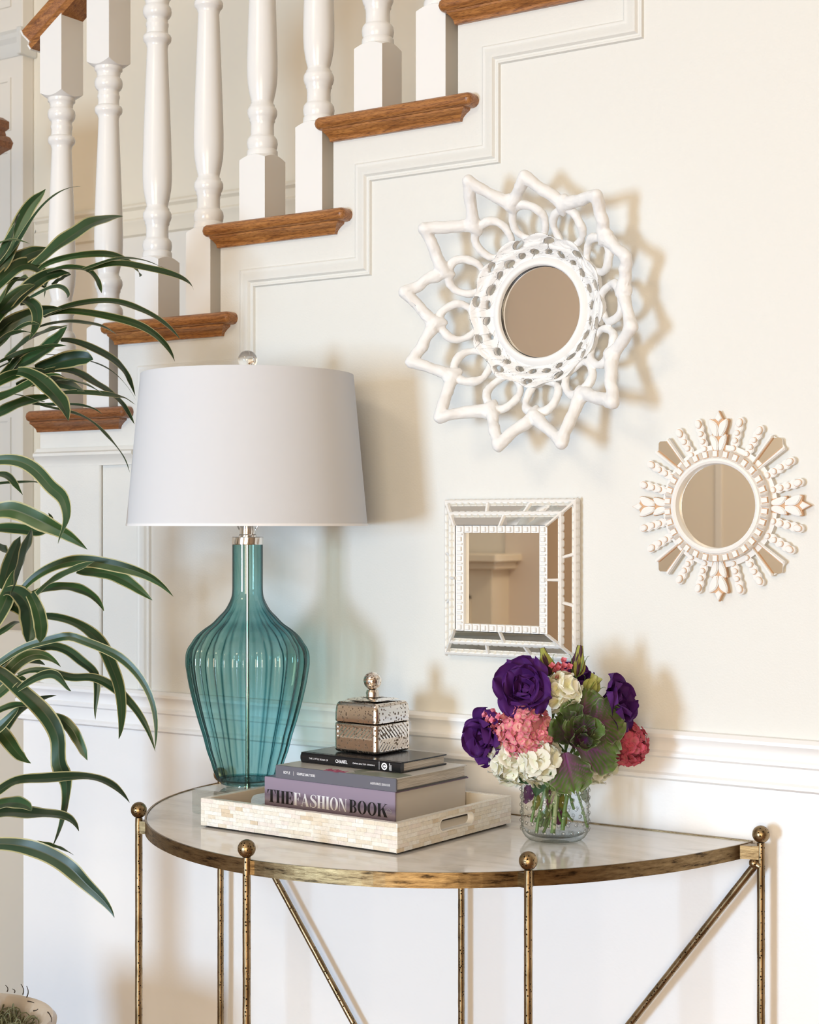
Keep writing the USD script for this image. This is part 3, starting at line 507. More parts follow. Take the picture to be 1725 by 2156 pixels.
# ------------------------------------------------------------------ books
def lettering(parent, text, frm, x0, x1, y, h, m, bold=False, name='lettering', rot=0):
    t = meshkit.text_mesh(text, h, 0.0002, bold); v = np.array(t.vertices); v[:, 0] -= v[:, 0].min(); v[:, 0] *= (x1 - x0) / v[:, 0].max()
    if rot: v[:, 0], v[:, 1] = -v[:, 1].copy(), v[:, 0].copy()
    o, a, b, n = frm; x, yy = (x0, y) if not rot else rot
    t.vertices = np.asarray(o) + (v[:, :1] + x) * a + (v[:, 1:2] + yy) * b + (v[:, 2:] + .0001) * n
    obj(name, t, m, parent)
def st(x, y0, y1, w): return sg.box(x, y0, x + w, y1)
def tri(*p): return sg.Polygon(p)
def didone(ch):
    s, th, u = .20, .035, unary_union
    def serif(x, w, y, e=.06): return sg.box(x - e, y, x + w + e, y + .03)
    if ch == 'T': return u([st(.24, 0, 1, s), serif(.24, s, 0, .1), sg.box(0, .965, .68, 1), tri((0, 1), (0, .70), (.03, .70), (.11, .97)), tri((.68, 1), (.68, .70), (.65, .70), (.57, .97))]), .68
    if ch == 'H': return u([st(.07, 0, 1, s), st(.48, 0, 1, s), sg.box(.2, .48, .55, .515)] + [serif(x, s, y) for x in (.07, .48) for y in (0, .97)]), .75
    if ch == 'I': return u([st(.07, 0, 1, s), serif(.07, s, 0), serif(.07, s, .97)]), .34
    if ch in 'EF':
        g = [st(.07, 0, 1, s), serif(.07, s, 0), serif(.07, s, .97), sg.box(.2, .965, .6, 1), tri((.6, 1), (.6, .70), (.575, .70), (.46, .97)), sg.box(.2, .485, .45, .515), tri((.45, .64), (.45, .36), (.43, .36), (.36, .5), (.43, .64))]
        if ch == 'E': g += [sg.box(.2, 0, .62, .035), tri((.62, 0), (.62, .32), (.595, .32), (.46, .03))]
        return u(g), .66 if ch == 'E' else .60
    if ch == 'A': return u([tri((.10, 0), (.135, 0), (.40, .86), (.385, .96)), tri((.36, 1), (.43, 1), (.74, 0), (.52, 0), (.335, .80)), sg.box(.2, .28, .6, .31), serif(.1, .03, 0, .08), serif(.53, .2, 0, .05)]), .82
    if ch == 'O':
        e = affinity.scale(sg.Point(.37, .5).buffer(1, 48), .36, .515); return e.difference(affinity.scale(sg.Point(.37, .5).buffer(1, 48), .17, .485)), .75
    if ch == 'N': return u([sg.box(.09, 0, .125, 1), sg.box(.62, 0, .655, 1), tri((.05, 1), (.25, 1), (.655, .0), (.62, 0), (.56, 0)), serif(.09, .03, 0, .08), serif(.62, .03, .97, .08), serif(.05, .1, .97, .03)]), .72
    if ch == 'B':
        g = [st(.07, 0, 1, s), serif(.07, s, 0, .06), serif(.07, s, .97, .06)]
        for y0, y1, w in ((.5, 1.0, .27), (0, .53, .31)):
            ym, hh = (y0 + y1) / 2, (y1 - y0) / 2
            ou = affinity.scale(sg.Point(.30, ym).buffer(1, 40), w, hh); inn = affinity.scale(sg.Point(.29, ym).buffer(1, 40), w - .15, hh - .035)
            g.append(ou.difference(inn).intersection(sg.box(.27, 0, 1, 1)))
        return u(g), .66
    if ch == 'K': return u([st(.07, 0, 1, s), serif(.07, s, 0), serif(.07, s, .97), tri((.24, .40), (.24, .46), (.66, .98), (.70, .98)), tri((.36, .58), (.50, .70), (.80, .0), (.56, 0)), serif(.66, .04, .97, .09), serif(.57, .2, 0, .04)]), .84
    if ch == 'S':
        P = spline([(.55, .74), (.50, .93), (.32, .985), (.15, .90), (.13, .72), (.30, .56), (.47, .42), (.54, .26), (.47, .08), (.29, .015), (.12, .08), (.06, .28)], 60)
        wd = np.interp(np.linspace(0, 1, 60), [0, .12, .25, .36, .5, .62, .75, .88, 1], [.02, .02, .025, .08, .11, .09, .03, .02, .02])
        g = [sg.Point(p).buffer(w, 12) for p, w in zip(P, wd)]; g = [u([a_, b_]).convex_hull for a_, b_ in zip(g[:-1], g[1:])]
        return u(g + [tri((.55, 1), (.575, 1), (.575, .70), (.55, .70), (.52, .8)), tri((.03, 0), (.055, 0), (.08, .2), (.055, .32), (.03, .32))]), .62
def didone_word(word, s):
    x = 0; g = []
    for ch in word:
        p_, w = didone(ch); g.append(affinity.translate(p_, x, 0)); x += w + .03
    return unary_union(g), x - .03
def book(lab, P, rot, L, W, z0, z1, cover, spine, page, tc=.0025, over=.004, rounded=False, group='books in the tray'):
    fr = local(P, rot); c = np.asarray(P) - fr[1][:2] * L / 2 + fr[2][:2] * W / 2
    t = thing('book', lab, 'book', (c[0], c[1], z0), group)
    obj('page_block', place(box(-L + over, -over, .004, W - over, z0 + tc, z1 - tc), fr), page, t)
    obj('cover', place(box(-L, 0, .002, W, z1 - tc, z1, .0006), fr), cover, t)
    obj('cover', place(box(-L, 0, .002, W, z0, z0 + tc, .0006), fr), 'dark_board' if not rounded else cover, t)
    if rounded:
        h = (z1 - z0) / 2; pr = sg.Polygon([(-.004 * math.sin(x) if False else (h * .75 * (1 - math.sin(x))), h - h * math.cos(x)) for x in np.linspace(0, PI, 17)] + [(h * .75 + .004, 2 * h), (h * .75 + .004, 0)])
        o, a, b, n = fr
        obj('spine', prism(pr, 0, L, (o + n * z0 - a * L - b * 0.0, b, n, a)), spine, t, smooth=30)
    else: obj('spine', place(box(-L, 0, 0, .004, z0, z1, .0007), fr), spine, t)
    o, a, b, n = fr
    return t, (o - a * L + n * z0 - b * 0.0002, a, n, -b), fr
ZB = Z1 + 0.0084
b1, s1, f1 = book('thick lilac hardback with large serif title, lowest of the stack in the tray', (0.045, -0.342), -3, 0.3065, 0.224, ZB, .842, 'plum_cover', 'lilac_cover', 'pages_smooth')
for word, m, xa, xb in (('THE', 'ink_black', .026, .232), ('FASHION', 'ink_white', .236, .645), ('BOOK', 'ink_black', .662, .948)):
    g, w = didone_word(word, 1); Lb = .3065
    g = affinity.scale(g, (xb - xa) * Lb / w, .0232, origin=(0, 0)); obj('title', prism(affinity.translate(g, xa * Lb, .0245), 0, .0003, s1), m, b1, label='black serif title word' if m == 'ink_black' else 'white serif title word')
em = unary_union([sg.Point(0, 0).buffer(.0056, 32).difference(sg.Point(0, 0).buffer(.0051, 32)), sg.box(-.0075, .0003, .0075, .0007), sg.box(-.0075, -.0009, .0075, -.0005)])
obj('emblem', prism(affinity.translate(em, .955 * .3065, .0345), 0, .00035, s1), 'ink_silver', b1)
sq = spline([(-.235, .03, 0), (-.25, .012, 0), (-.225, .006, 0), (-.20, .014, 0), (-.18, .007, 0), (-.165, .012, 0), (-.2, .02, 0)], 60)
obj('cover_squiggle', place(tube(sq + [0, 0, .8422], .0007, 6), f1), 'ink_white', b1)
b2, s2, f2 = book('slate grey hardback with pale cover, second from the top of the stack', (0.049, -0.345), -3, 0.281, 0.217, .8424, .866, 'grey_cover', 'slate_cover', 'pages')
L2 = .281
lettering(b2, 'BOYLE', s2, .073 * L2, .130 * L2, .0098, .0044, 'ink_white', True); lettering(b2, 'SIMPLE MATTERS', s2, .187 * L2, .344 * L2, .0098, .0044, 'ink_white', True)
obj('lettering', prism(sg.box(.1575 * L2, .0078, .1595 * L2, .0155), 0, .0003, s2), 'ink_white', b2)
lettering(b2, 'ABRAMS IMAGE', s2, .797 * L2, .955 * L2, .0090, .0042, 'ink_white')
def blossom(cx, cy, r, n, seed):
    q = random.Random(seed); return unary_union([sg.LineString([(cx, cy), (cx + r * math.cos(k * 2 * PI / n + q.random()) * q.uniform(.6, 1.2), cy + .7 * r * math.sin(k * 2 * PI / n + q.random()))]).buffer(r * .13) for k in range(n)])
o2 = (f2[0] + f2[3] * .866, f2[1], f2[2], f2[3])
obj('cover_print', prism(unary_union([blossom(-.158, .012, .016, 9, 1), blossom(-.135, .007, .015, 9, 2)]), 0, .0003, o2), 'ink_magenta', b2, label='magenta blossom printed on the cover')
obj('cover_print', prism(unary_union([sg.Polygon([(-.115, .003), (-.06, .001), (-.003, .010), (-.002, .05), (-.04, .06), (-.09, .03)]), sg.Polygon([(-.12, .03), (-.10, .012), (-.09, .06), (-.11, .07)])]), 0, .0002, o2), 'ink_sage', b2, label='sage green leaves printed on the cover')
b3, s3, f3 = book('small glossy black hardback with rounded spine, topmost of the stack under the silvered box', (0.021, -0.291), -3, 0.2345, 0.1425, .8663, .8855, 'black_cover', 'black_cover', 'pages', rounded=True)
L3 = .2345
lettering(b3, 'THE LITTLE BOOK OF', s3, .092 * L3, .288 * L3, .0078, .0031, 'ink_white'); lettering(b3, 'CHANEL', s3, .365 * L3, .485 * L3, .0068, .0058, 'ink_white', True)
lettering(b3, 'EMMA BAXTER-WRIGHT', s3, .538 * L3, .756 * L3, .0080, .0027, 'ink_white')
lg_ = unary_union([sg.box(.797 * L3, .003, .8 * L3, .0175), sg.Point(.848 * L3, .0098).buffer(.0066, 32).difference(unary_union([sg.Point(.848 * L3, .0098).buffer(.0040, 32).difference(sg.Point(.848 * L3, .0098).buffer(.0024, 32)).difference(sg.box(.849 * L3, .0085, .9 * L3, .0112))]))])
obj('publisher_mark', prism(lg_, 0, .0003, s3), 'ink_white', b3)
lettering(b3, 'CARLTON', s3, 0, .0125, 0, .0024, 'ink_white', True, rot=(.905 * L3, .0035)); lettering(b3, 'BOOKS', s3, 0, .0095, 0, .0024, 'ink_white', True, rot=(.918 * L3, .0035))

# ------------------------------------------------------------------ silvered glass box
fb = local((-0.063, -0.245), -4); BL, BD = 0.1045, 0.1035; zb0 = .8862
c = np.array([-0.063, -0.245]) - fb[1][:2] * BL / 2 + fb[2][:2] * BD / 2
bx = thing('glass_box', 'square mercury glass box with chevron relief and ball knob on the black book', 'box', (c[0], c[1], zb0))
def rounded_square(L, W, r): return sg.box(-L + r, r, -r, W - r).buffer(r, 8)
def shell(L, W, zlist, inset, relief=None, n=60):
    """a stack of rounded square sections, sampled densely enough to carry a pressed chevron pattern"""
    V = []; K = 4 * n
    for z, ins in zip(zlist, inset):
        ring_ = rounded_square(L, W, .009).buffer(-ins) if ins else rounded_square(L, W, .009)
        ext = np.array(ring_.exterior.coords)[:-1]; ln = sg.LinearRing(ext); q = [ln.interpolate(t, normalized=True) for t in np.arange(K) / K]
        V.append([(p_.x, p_.y, z) for p_ in q])
    V = np.array(V); m = len(zlist)
    if relief is not None: V = relief(V)
    V = V.reshape(-1, 3); i = np.arange(m * K).reshape(m, K); qd = np.stack([i[:-1], np.roll(i, -1, 1)[:-1], np.roll(i, -1, 1)[1:], i[1:]], -1).reshape(-1, 4)
    c0, c1 = len(V), len(V) + 1; V = np.vstack([V, V[:K].mean(0), V[-K:].mean(0)])
    cap = [[c0, (j + 1) % K, j] for j in range(K)] + [[c1, i[-1, j], i[-1, (j + 1) % K]] for j in range(K)]
    mm = trimesh.Trimesh(V, np.vstack([qd[:, [0, 1, 2]], qd[:, [0, 2, 3]], cap]), process=False)
    if mm.volume < 0: mm.invert()
    return mm
def chevron(V):
    C = np.array([-BL / 2, BD / 2]); out = V.copy(); z = V[..., 2]; x = V[..., 0] - C[0]; y = V[..., 1] - C[1]
    side = np.abs(x) > np.abs(y); t = np.where(side, y, x); zr_ = (z - zb0 - .028)
    ph = (np.where(side, t, -t) + np.abs(zr_)) * 2 * PI / .0092
    mask = (np.abs(t) < .041) & (np.abs(zr_) < .022) & np.where(side, True, (zr_ > 0) & (np.abs(zr_) < .02))
    a_ = np.where(mask, .0005 * (np.cos(ph) - 1), 0)
    out[..., 0] += np.where(side, np.sign(x) * a_, 0); out[..., 1] += np.where(side, 0, np.sign(y) * a_); return out
zl = np.r_[0, .001, .003, np.linspace(.005, .052, 40), .054, .0555]; ins = np.r_[.006, .003, .0008, np.zeros(40), .0012, .004]
obj('box_body', place(shell(BL, BD, zb0 + zl, ins, chevron, 110), fb), 'mercury', bx, smooth=30)
lz = np.array([.0560, .0572, .060, .070, .080, .0865, .0905, .0935, .0965, .0995, .1015, .1025]); li = np.array([.003, .0006, 0, .0002, .0010, .0022, .0042, .008, .015, .025, .036, .046])
ld = obj('lid', place(shell(BL, BD, zb0 + lz, li), fb), 'mercury', bx, smooth=30)
kc = np.array([c[0], c[1]])
obj('knob_neck', lathe([(.002, zb0 + .099), (.0125, zb0 + .099), (.0115, zb0 + .104), (.0125, zb0 + .108), (.0105, zb0 + .114), (.002, zb0 + .114)], (kc[0], kc[1], 0), 32), 'silver', ld, smooth=40)
obj('knob', ball((kc[0], kc[1], zb0 + .1305), .0172, 4), 'mercury', ld, smooth=True)

# ------------------------------------------------------------------ star mirror (papier mache, dished)
SC = np.array([0.159, 0, 1.708])
sm = thing('wall_mirror', 'white plaster star shaped mirror with openwork rings around a round glass', 'mirror', SC)
rs = np.random.default_rng(11)
def lump(m, amp, fq, seed):
    v = np.array(m.vertices); nn = m.vertex_normals; m.vertices = v + nn * (amp * (meshkit.fbm(v * fq, 3, seed) - .5))[:, None]; return m
def dish(r): return 0.024 + 0.092 * np.clip((r - 0.10) / 0.15, 0, 1.1) ** 1.15
tips = [(985, 380), (1104, 370), (1258, 408), (1322, 540), (1333, 690), (1290, 845), (1183, 935), (1050, 940), (925, 880), (865, 762), (850, 615), (893, 478)]
def onto(px, py):
    y = .10
    for _ in range(12):
        p = aty(px, py, -y); y = float(dish(np.hypot(p[0] - SC[0], p[2] - SC[2])))
    return aty(px, py, -y)
TP = [onto(*p) for p in tips]; pol = [(math.atan2(p[2] - SC[2], p[0] - SC[0]), np.hypot(p[2] - SC[2], p[0] - SC[0])) for p in TP]
def pp(a, r, dy=0): return np.array([SC[0] + r * math.cos(a), -dish(r) - dy, SC[2] + r * math.sin(a)])
NA = np.radians([99.3, 66.9, 35.4, 4.5, -28.5, -54.7, -84.9, -113.2, -144.5, -176.2, 155.1, 124.8])      # the notches, going round
RA = np.radians([92.5, 62.9, 33.5, 0.5, -27.9, -53.5, -83, -112.5, -143.5, -176.3, 153, 121.5])            # the rings
def chain(C, rad):
    sp_ = [manifold3d.Manifold.sphere(float(r_), 14).translate(tuple(map(float, c))) for c, r_ in zip(C, rad)]
    return [manifold3d.Manifold.batch_hull([p_, q_]) for p_, q_ in zip(sp_[:-1], sp_[1:])]
parts_ = []
for i in range(12):
    n0, n1 = pp(NA[i - 1], .199), pp(NA[i], .199); tip = TP[i] - (TP[i] - SC * [1, 0, 1] - [0, TP[i][1], 0]) * .008
    q = np.vstack([n0 + (tip - n0) * np.linspace(0, 1, 6)[:, None], tip + (n1 - tip) * np.linspace(.2, 1, 5)[:, None]])
    q = q + rs.normal(0, .0012, q.shape)
    parts_ += chain(q, np.array([.0135, .0124, .0112, .0112, .0115, .0122, .0115, .0112, .0112, .0124, .0135]) * rs.uniform(.93, 1.07, 11))
    parts_ += chain([pp(NA[i], .187), pp(NA[i], .199), pp(NA[i], .206)], [.0085, .0150, .0125])
    rc = pp(RA[i], .1635); rad = .0312; th = np.linspace(0, 2 * PI, 23)
    er = np.array([math.cos(RA[i]), 0, math.sin(RA[i])]); et = np.array([-math.sin(RA[i]), 0, math.cos(RA[i])])
    C = rc + np.cos(th)[:, None] * rad * (er * .98 + np.array([0, -.60, 0])) + np.sin(th)[:, None] * rad * et * (1.06 + .05 * math.sin(i * 2.3)) + (.0022 * np.sin(th * 3 + i))[:, None] * er
    parts_ += chain(C, .0075 + .0012 * np.cos(th) + .0006 * np.sin(5 * th + i))
body = manifold3d.Manifold.batch_boolean(parts_, manifold3d.OpType.Add).refine_to_length(.0045)
bm_ = tm(body); bm_.merge_vertices(); v0 = np.array(bm_.vertices); bm_ = trimesh.smoothing.filter_taubin(bm_, lamb=.5, nu=.47, iterations=16)
v1 = np.array(bm_.vertices); far_ = ~(np.linalg.norm(v1 - v0, axis=1) < .005); v1[far_] = v0[far_]; bm_ = trimesh.Trimesh(v1, bm_.faces, process=False)      # no vertex strays while smoothing
obj('star_border', lump(lump(bm_, .0040, 60, 5), .0016, 170, 6), 'plaster', sm, smooth=True, label='zigzag star border with a ring at every notch')
hl = []
for i in range(12):
    a0 = RA[i]; a1 = RA[(i + 1) % 12]; a1 = a1 - 2 * PI if a1 > a0 else a1; am = (a0 + a1) / 2
    for a_, r_, wr, wt, tw in ((am, .1315, .0052, .0095, .25), (a0 + .03, .1125, .0052, .0100, -.3), (am + .02, .1120, .0046, .0078, .2)):
        e_ = affinity.rotate(affinity.scale(sg.Point(0, 0).buffer(1, 10), wr * rs.uniform(.8, 1.2), wt * rs.uniform(.75, 1.2)), math.degrees(tw * rs.uniform(.4, 1.4)))
        hl.append(affinity.translate(affinity.rotate(e_, math.degrees(a_), origin=(0, 0)), r_ * math.cos(a_), r_ * math.sin(a_)))
oc = [( (.1405 + .0035 * math.cos(12 * t + .8)) * math.cos(t), (.1405 + .0035 * math.cos(12 * t + .8)) * math.sin(t)) for t in np.linspace(0, 2 * PI, 240)[:-1]]
plate = sg.Polygon(oc).difference(unary_union(hl + [sg.Point(0, 0).buffer(.099, 48)]))
pm = trimesh.creation.extrude_polygon(plate, .011, engine='earcut'); v, f = trimesh.remesh.subdivide_to_size(np.array(pm.vertices), np.array(pm.faces), .0042)
pm = trimesh.Trimesh(v, f, process=True); pm.merge_vertices(); v0 = np.array(pm.vertices); pm = trimesh.smoothing.filter_taubin(pm, lamb=.5, nu=.45, iterations=14)
v = np.array(pm.vertices); far_ = ~(np.linalg.norm(v - v0, axis=1) < .005); v[far_] = v0[far_]; pm.vertices = v
v = np.array(pm.vertices); r_ = np.hypot(v[:, 0], v[:, 1]); an = np.arctan2(v[:, 1], v[:, 0])
bump_ = .0035 * np.exp(-((r_ - .1215 - .002 * np.sin(an * 9)) / .005) ** 2) + .0022 * np.exp(-((r_ - .139) / .004) ** 2)
pm.vertices = np.stack([SC[0] + v[:, 0], -np.array([dish(x) for x in r_]) - (v[:, 2] - .006) * 1.25 - bump_ * (v[:, 2] > .004), SC[2] + v[:, 1]], 1); pm.fix_normals()
if pm.volume < 0: pm.invert()
obj('lattice', lump(lump(pm, .0030, 55, 3), .0012, 190, 4), 'plaster', sm, smooth=True)
a = np.linspace(0, 2 * PI, 97)
obj('glass_rim', lump(lathe([(.086, -.0005), (.086, .034), (.089, .0375), (.094, .0365), (.101, .031), (.106, .022), (.106, 0.0)], (0, 0, 0), 96).apply_transform(np.array([[1, 0, 0, SC[0]], [0, 0, -1, 0], [0, 1, 0, SC[2]], [0, 0, 0, 1.0]])), .0012, 50, 5), 'plaster', sm, smooth=60)
def disc_xz(c, r, y0, y1, n=96): return prism(sg.Point(0, 0).buffer(r, n // 4), y0, y1, ((c[0], 0, c[2]), (1, 0, 0), (0, 0, 1), (0, -1, 0)))
obj('mirror_glass', disc_xz(SC, .0855, .020, .024), 'mirror_grey', sm, label='round mirror glass')
obj('glass_edge', prism(sg.Point(0, 0).buffer(.0858, 24).difference(sg.Point(0, 0).buffer(.0848, 24)), .018, .0275, ((SC[0], 0, SC[2]), (1, 0, 0), (0, 0, 1), (0, -1, 0))), 'black_edge', sm)

# ------------------------------------------------------------------ sunburst mirror
UC = np.array([0.5095, 0, 1.343]); uf = ((UC[0], 0, UC[2]), (1, 0, 0), (0, 0, 1), (0, -1, 0))
su = thing('wall_mirror', 'round sunburst mirror with whitewashed carved rays and gold rubbed edges', 'mirror', UC)
obj('back_disc', disc_xz(UC, .108, 0.001, .012), 'whitewash', su)
def rlathe(prof, n=96): return lathe(prof, (0, 0, 0), n).apply_transform(np.array([[1, 0, 0, UC[0]], [0, 0, -1, 0], [0, 1, 0, UC[2]], [0, 0, 0, 1.0]]))
obj('ring_frame', rlathe([(.0735, .014), (.0735, .024), (.075, .030), (.079, .0325), (.083, .031), (.0845, .028), (.0865, .026), (.095, .026), (.0975, .024), (.0985, .012), (.0985, .001)]), 'frame_white', su, smooth=40)
obj('mirror_glass', disc_xz(UC, .0735, .014, .017), 'mirror_glass', su, label='round mirror glass')
def rot_frame(a): return ((UC[0], 0, UC[2]), (math.cos(a), 0, math.sin(a)), (-math.sin(a), 0, math.cos(a)), (0, -1, 0))
NB = 30
for k in range(NB):
    a = (k + .5) * 2 * PI / NB; w = .0066
    pd = prism(sg.box(.0865, -w * .62, .0965, w * .62), .024, .0305, rot_frame(a)); rim_ = prism(sg.box(.0858, -w * .80, .0972, w * .80), .024, .0275, rot_frame(a))
    bd = obj('bead', pd, 'whitewash', su); obj('bead_rim', rim_, 'gilt_rub', bd)
    a2 = a + PI / NB; fr_ = rot_frame(a2); o, x_, y_, n_ = [np.asarray(q) for q in fr_]
    P = [o + x_ * r_ + y_ * s + n_ * h for r_, s, h in ((.0835, 0, .0285), (.086, -.0036, .027), (.086, .0036, .027), (.0965, -.0036, .027), (.0965, .0036, .027), (.0985, 0, .027), (.0865, 0, .0335), (.0965, 0, .0325), (.086, -.0036, .0235), (.086, .0036, .0235), (.0985, -.003, .0235), (.0985, .003, .0235))]
    obj('pointed_bead', trimesh.convex.convex_hull(np.array(P)), 'whitewash', su)
def dome(poly, h0, h1, h2, frm, inset):
    """a raised pad: straight sides, then a bevelled crown"""
    return cat_([prism(poly, h0, h1, frm), prism(poly.buffer(-inset * .5), h1, (h1 + h2) / 2, frm), prism(poly.buffer(-inset), (h1 + h2) / 2, h2, frm)])
def el(x, y, a, b): return affinity.scale(sg.Point(x, y).buffer(1, 12), a, b)
def petal2(x0, x1, y0, wid, sgn):
    P = spline([(x0, y0), (x0 + (x1 - x0) * .3, sgn * wid * .75), (x0 + (x1 - x0) * .75, sgn * wid), (x1, sgn * wid * .86)], 14)
    Q = spline([(x1, sgn * wid * .86), (x0 + (x1 - x0) * .85, sgn * wid * .35), (x0 + (x1 - x0) * .66, sgn * .0012), (x0, sgn * .0006)], 14)
    return sg.Polygon(np.vstack([P, Q])).buffer(0)
for k in range(24):
    a = k * 15 * PI / 180; f_ = rot_frame(a); off = lambda s: (np.asarray(f_[0]) + 0, *f_[1:])
    if k % 6 == 0:
        ry = obj('tulip_ray', prism(sg.Polygon([(.095, -.011), (.125, -.017), (.126, -.012), (.150, -.0185), (.1535, -.017), (.152, -.008), (.168, 0), (.152, .008), (.1535, .017), (.150, .0185), (.126, .012), (.125, .017), (.095, .011)]), .003, .0125, f_), 'gilt_rub', su)
        for sgn in (-1, 1):
            for x0, x1, w in ((.096, .1265, .016), (.122, .1535, .0182)):
                pt = petal2(x0, x1, sgn * .008, w, sgn); obj('carved_petal', dome(pt.buffer(-.0006), .0125, .0150, .0175, f_, .0018), 'whitewash', ry)
        obj('carved_tip', dome(sg.Polygon([(.148, 0), (.154, -.0065), (.1665, 0), (.154, .0065)]), .0125, .0140, .0155, f_, .001), 'whitewash', ry)
    elif k % 6 == 3:
        ry = obj('mirrored_ray', prism(sg.Polygon([(.095, -.008), (.155, -.0175), (.158, -.006), (.163, 0), (.158, .006), (.155, .0175), (.095, .008)]), .003, .009, f_), 'whitewash', su)
        obj('ray_mirror', prism(sg.Polygon([(.099, -.005), (.154, -.0115), (.163, -.002), (.163, .002), (.154, .0115), (.099, .005)]), .009, .0105, f_), 'mirror_glass', ry)
        for sgn in (-1, 1):
            bar = sg.Polygon([(.094, sgn * .0045), (.154, sgn * .0118), (.157, sgn * .0155), (.154, sgn * .019), (.094, sgn * .0095)]); obj('edge_bar', dome(bar.buffer(-.0003), .003, .0135, .017, f_, .0016), 'whitewash', ry)
            obj('gold_line', prism(sg.Polygon([(.098, sgn * .0046), (.153, sgn * .0114), (.153, sgn * .0123), (.098, sgn * .0056)]), .009, .0145, f_), 'gilt_rub', ry)
    else:
        x = np.linspace(.094, .152, 60); wv = .0073 + .0011 * np.cos((x - .1) * 2 * PI / .0138)
        body = sg.Polygon(np.vstack([np.stack([x, wv], 1), [(.156, .0068), (.1595, .0035), (.1605, 0), (.1595, -.0035), (.156, -.0068)], np.stack([x[::-1], -wv[::-1]], 1)]))
        ry = obj('beaded_ray', dome(body, .003, .0105, .0125, f_, .0016), 'whitewash', su)
        for j, xx in enumerate((.1045, .1183, .1321)):
            obj('stud_rim', prism(el(xx, 0, .0050, .0053), .0125, .0136, f_), 'gilt_rub', ry); obj('stud', dome(el(xx, 0, .0043, .0046), .0136, .0155, .0172, f_, .001), 'whitewash', ry)
        obj('stud_rim', prism(el(.150, 0, .0078, .0060), .0125, .0136, f_), 'gilt_rub', ry); obj('stud', dome(el(.150, 0, .0070, .0052), .0136, .0155, .0172, f_, .0012), 'whitewash', ry)

# ------------------------------------------------------------------ square mirror with a bevelled mirrored frame
QX0, QX1, QZ0, QZ1 = -0.058, 0.229, 1.060, 1.356; QC = ((QX0 + QX1) / 2, 0, (QZ0 + QZ1) / 2)
IW, IH, RZ = 0.1005, 0.1005, 0.050     # half sizes of the raised inner frame, and its height off the wall
OW, OH = (QX1 - QX0) / 2, (QZ1 - QZ0) / 2
sq_ = thing('wall_mirror', 'square mirror with a sloping mirrored frame edged in scalloped white beading', 'mirror', QC)
def slope(t): return (OW + (IW - OW) * t, OH + (IH - OH) * t, .012 + (RZ - .012) * t)       # t = 0 outer edge, 1 inner edge
qo = np.array([QC[0], 0, QC[2]])
def qp(x, z, h): return qo + np.array([x, -h, z])
obj('back_board', box(QC[0] - OW, QC[0] + OW, -.012, -.001, QC[2] - OH, QC[2] + OH), 'frame_white', sq_)
hb = cat_([prism(sg.box(-IW, -IH, IW, IH).difference(sg.box(-.083, -.087, .083, .087)), .012, RZ - .001, (qo, (1, 0, 0), (0, 0, 1), (0, -1, 0)))])
obj('inner_frame', hb, 'frame_white', sq_)
obj('mirror_glass', prism(sg.box(-.084, -.088, .084, .088), RZ - .014, RZ - .011, (qo, (1, 0, 0), (0, 0, 1), (0, -1, 0))), 'mirror_glass', sq_, label='square central mirror glass')
dirs = [((1, 0), (0, 1)), ((0, 1), (-1, 0)), ((-1, 0), (0, -1)), ((0, -1), (1, 0))]
def side_pt(side, u, t, lift=0.0):
    """u along the side -1..1, t from the outer to the inner edge"""
    w, h, z = slope(t); n, al = dirs[side]; hw, hh = (w, h)
    x = n[0] * hw + al[0] * u * hw; zz = n[1] * hh + al[1] * u * hh
    return qp(x, zz, z + lift)
for sd in range(4):
    for t0, t1, cells in ((.04, .47, 3), (.53, .98, 2)):
        for c_ in range(cells):
            u0, u1 = -1 + 2 * c_ / cells, -1 + 2 * (c_ + 1) / cells
            P = [side_pt(sd, u, t, l) for l in (0, .0025) for u, t in ((u0, t0), (u1, t0), (u1, t1), (u0, t1))]
            obj('frame_mirror', trimesh.convex.convex_hull(np.array(P)), 'mirror_glass', sq_)
            if c_:
                q = [side_pt(sd, u0 + du, t, l) for l, dd in ((-.001, .030), (.007, .016)) for t in (t0 - .03, t1 + .03) for du in (-dd, dd)]
                obj('divider', trimesh.convex.convex_hull(np.array(q)), 'frame_white', sq_)
    def rail(t, wd, hh, nsc, both):
        """a raised rail along a side with scallops cut into its edges"""
        n = nsc * 12; us = np.linspace(-1, 1, n + 1); sc = .32 * np.clip(np.abs(np.sin(us * nsc * PI / 2)) * 1.6, 0, 1)
        V = []
        for u, s in zip(us, sc):
            e = wd * (.52 + 1.5 * s); ei = e if both else wd * .8
            V += [side_pt(sd, u, t - e, -.001), side_pt(sd, u, t - e, hh * .62), side_pt(sd, u, t - wd * .45, hh), side_pt(sd, u, t + wd * .45, hh), side_pt(sd, u, t + ei, hh * .62), side_pt(sd, u, t + ei, -.001)]
        f = []
        for i in range(n):
            for j in range(5): f += [[i * 6 + j, i * 6 + j + 1, i * 6 + j + 7], [i * 6 + j, i * 6 + j + 7, i * 6 + j + 6]]
        return trimesh.Trimesh(np.array(V), np.array(f), process=False)
    obj('scalloped_rail', rail(.02, .085, .010, 19, True), 'frame_white', sq_)
    obj('scalloped_rail', rail(.50, .085, .009, 17, True), 'frame_white', sq_)
    cb = [side_pt(sd, 1 + s * e, t, l) for l, e in ((-.001, .035), (.008, .018)) for t in (-.02, 1.0) for s in (-1, 1)]
    obj('corner_rail', trimesh.convex.convex_hull(np.array(cb)), 'frame_white', sq_)
fq = (qo, (1, 0, 0), (0, 0, 1), (0, -1, 0))
nd = 11
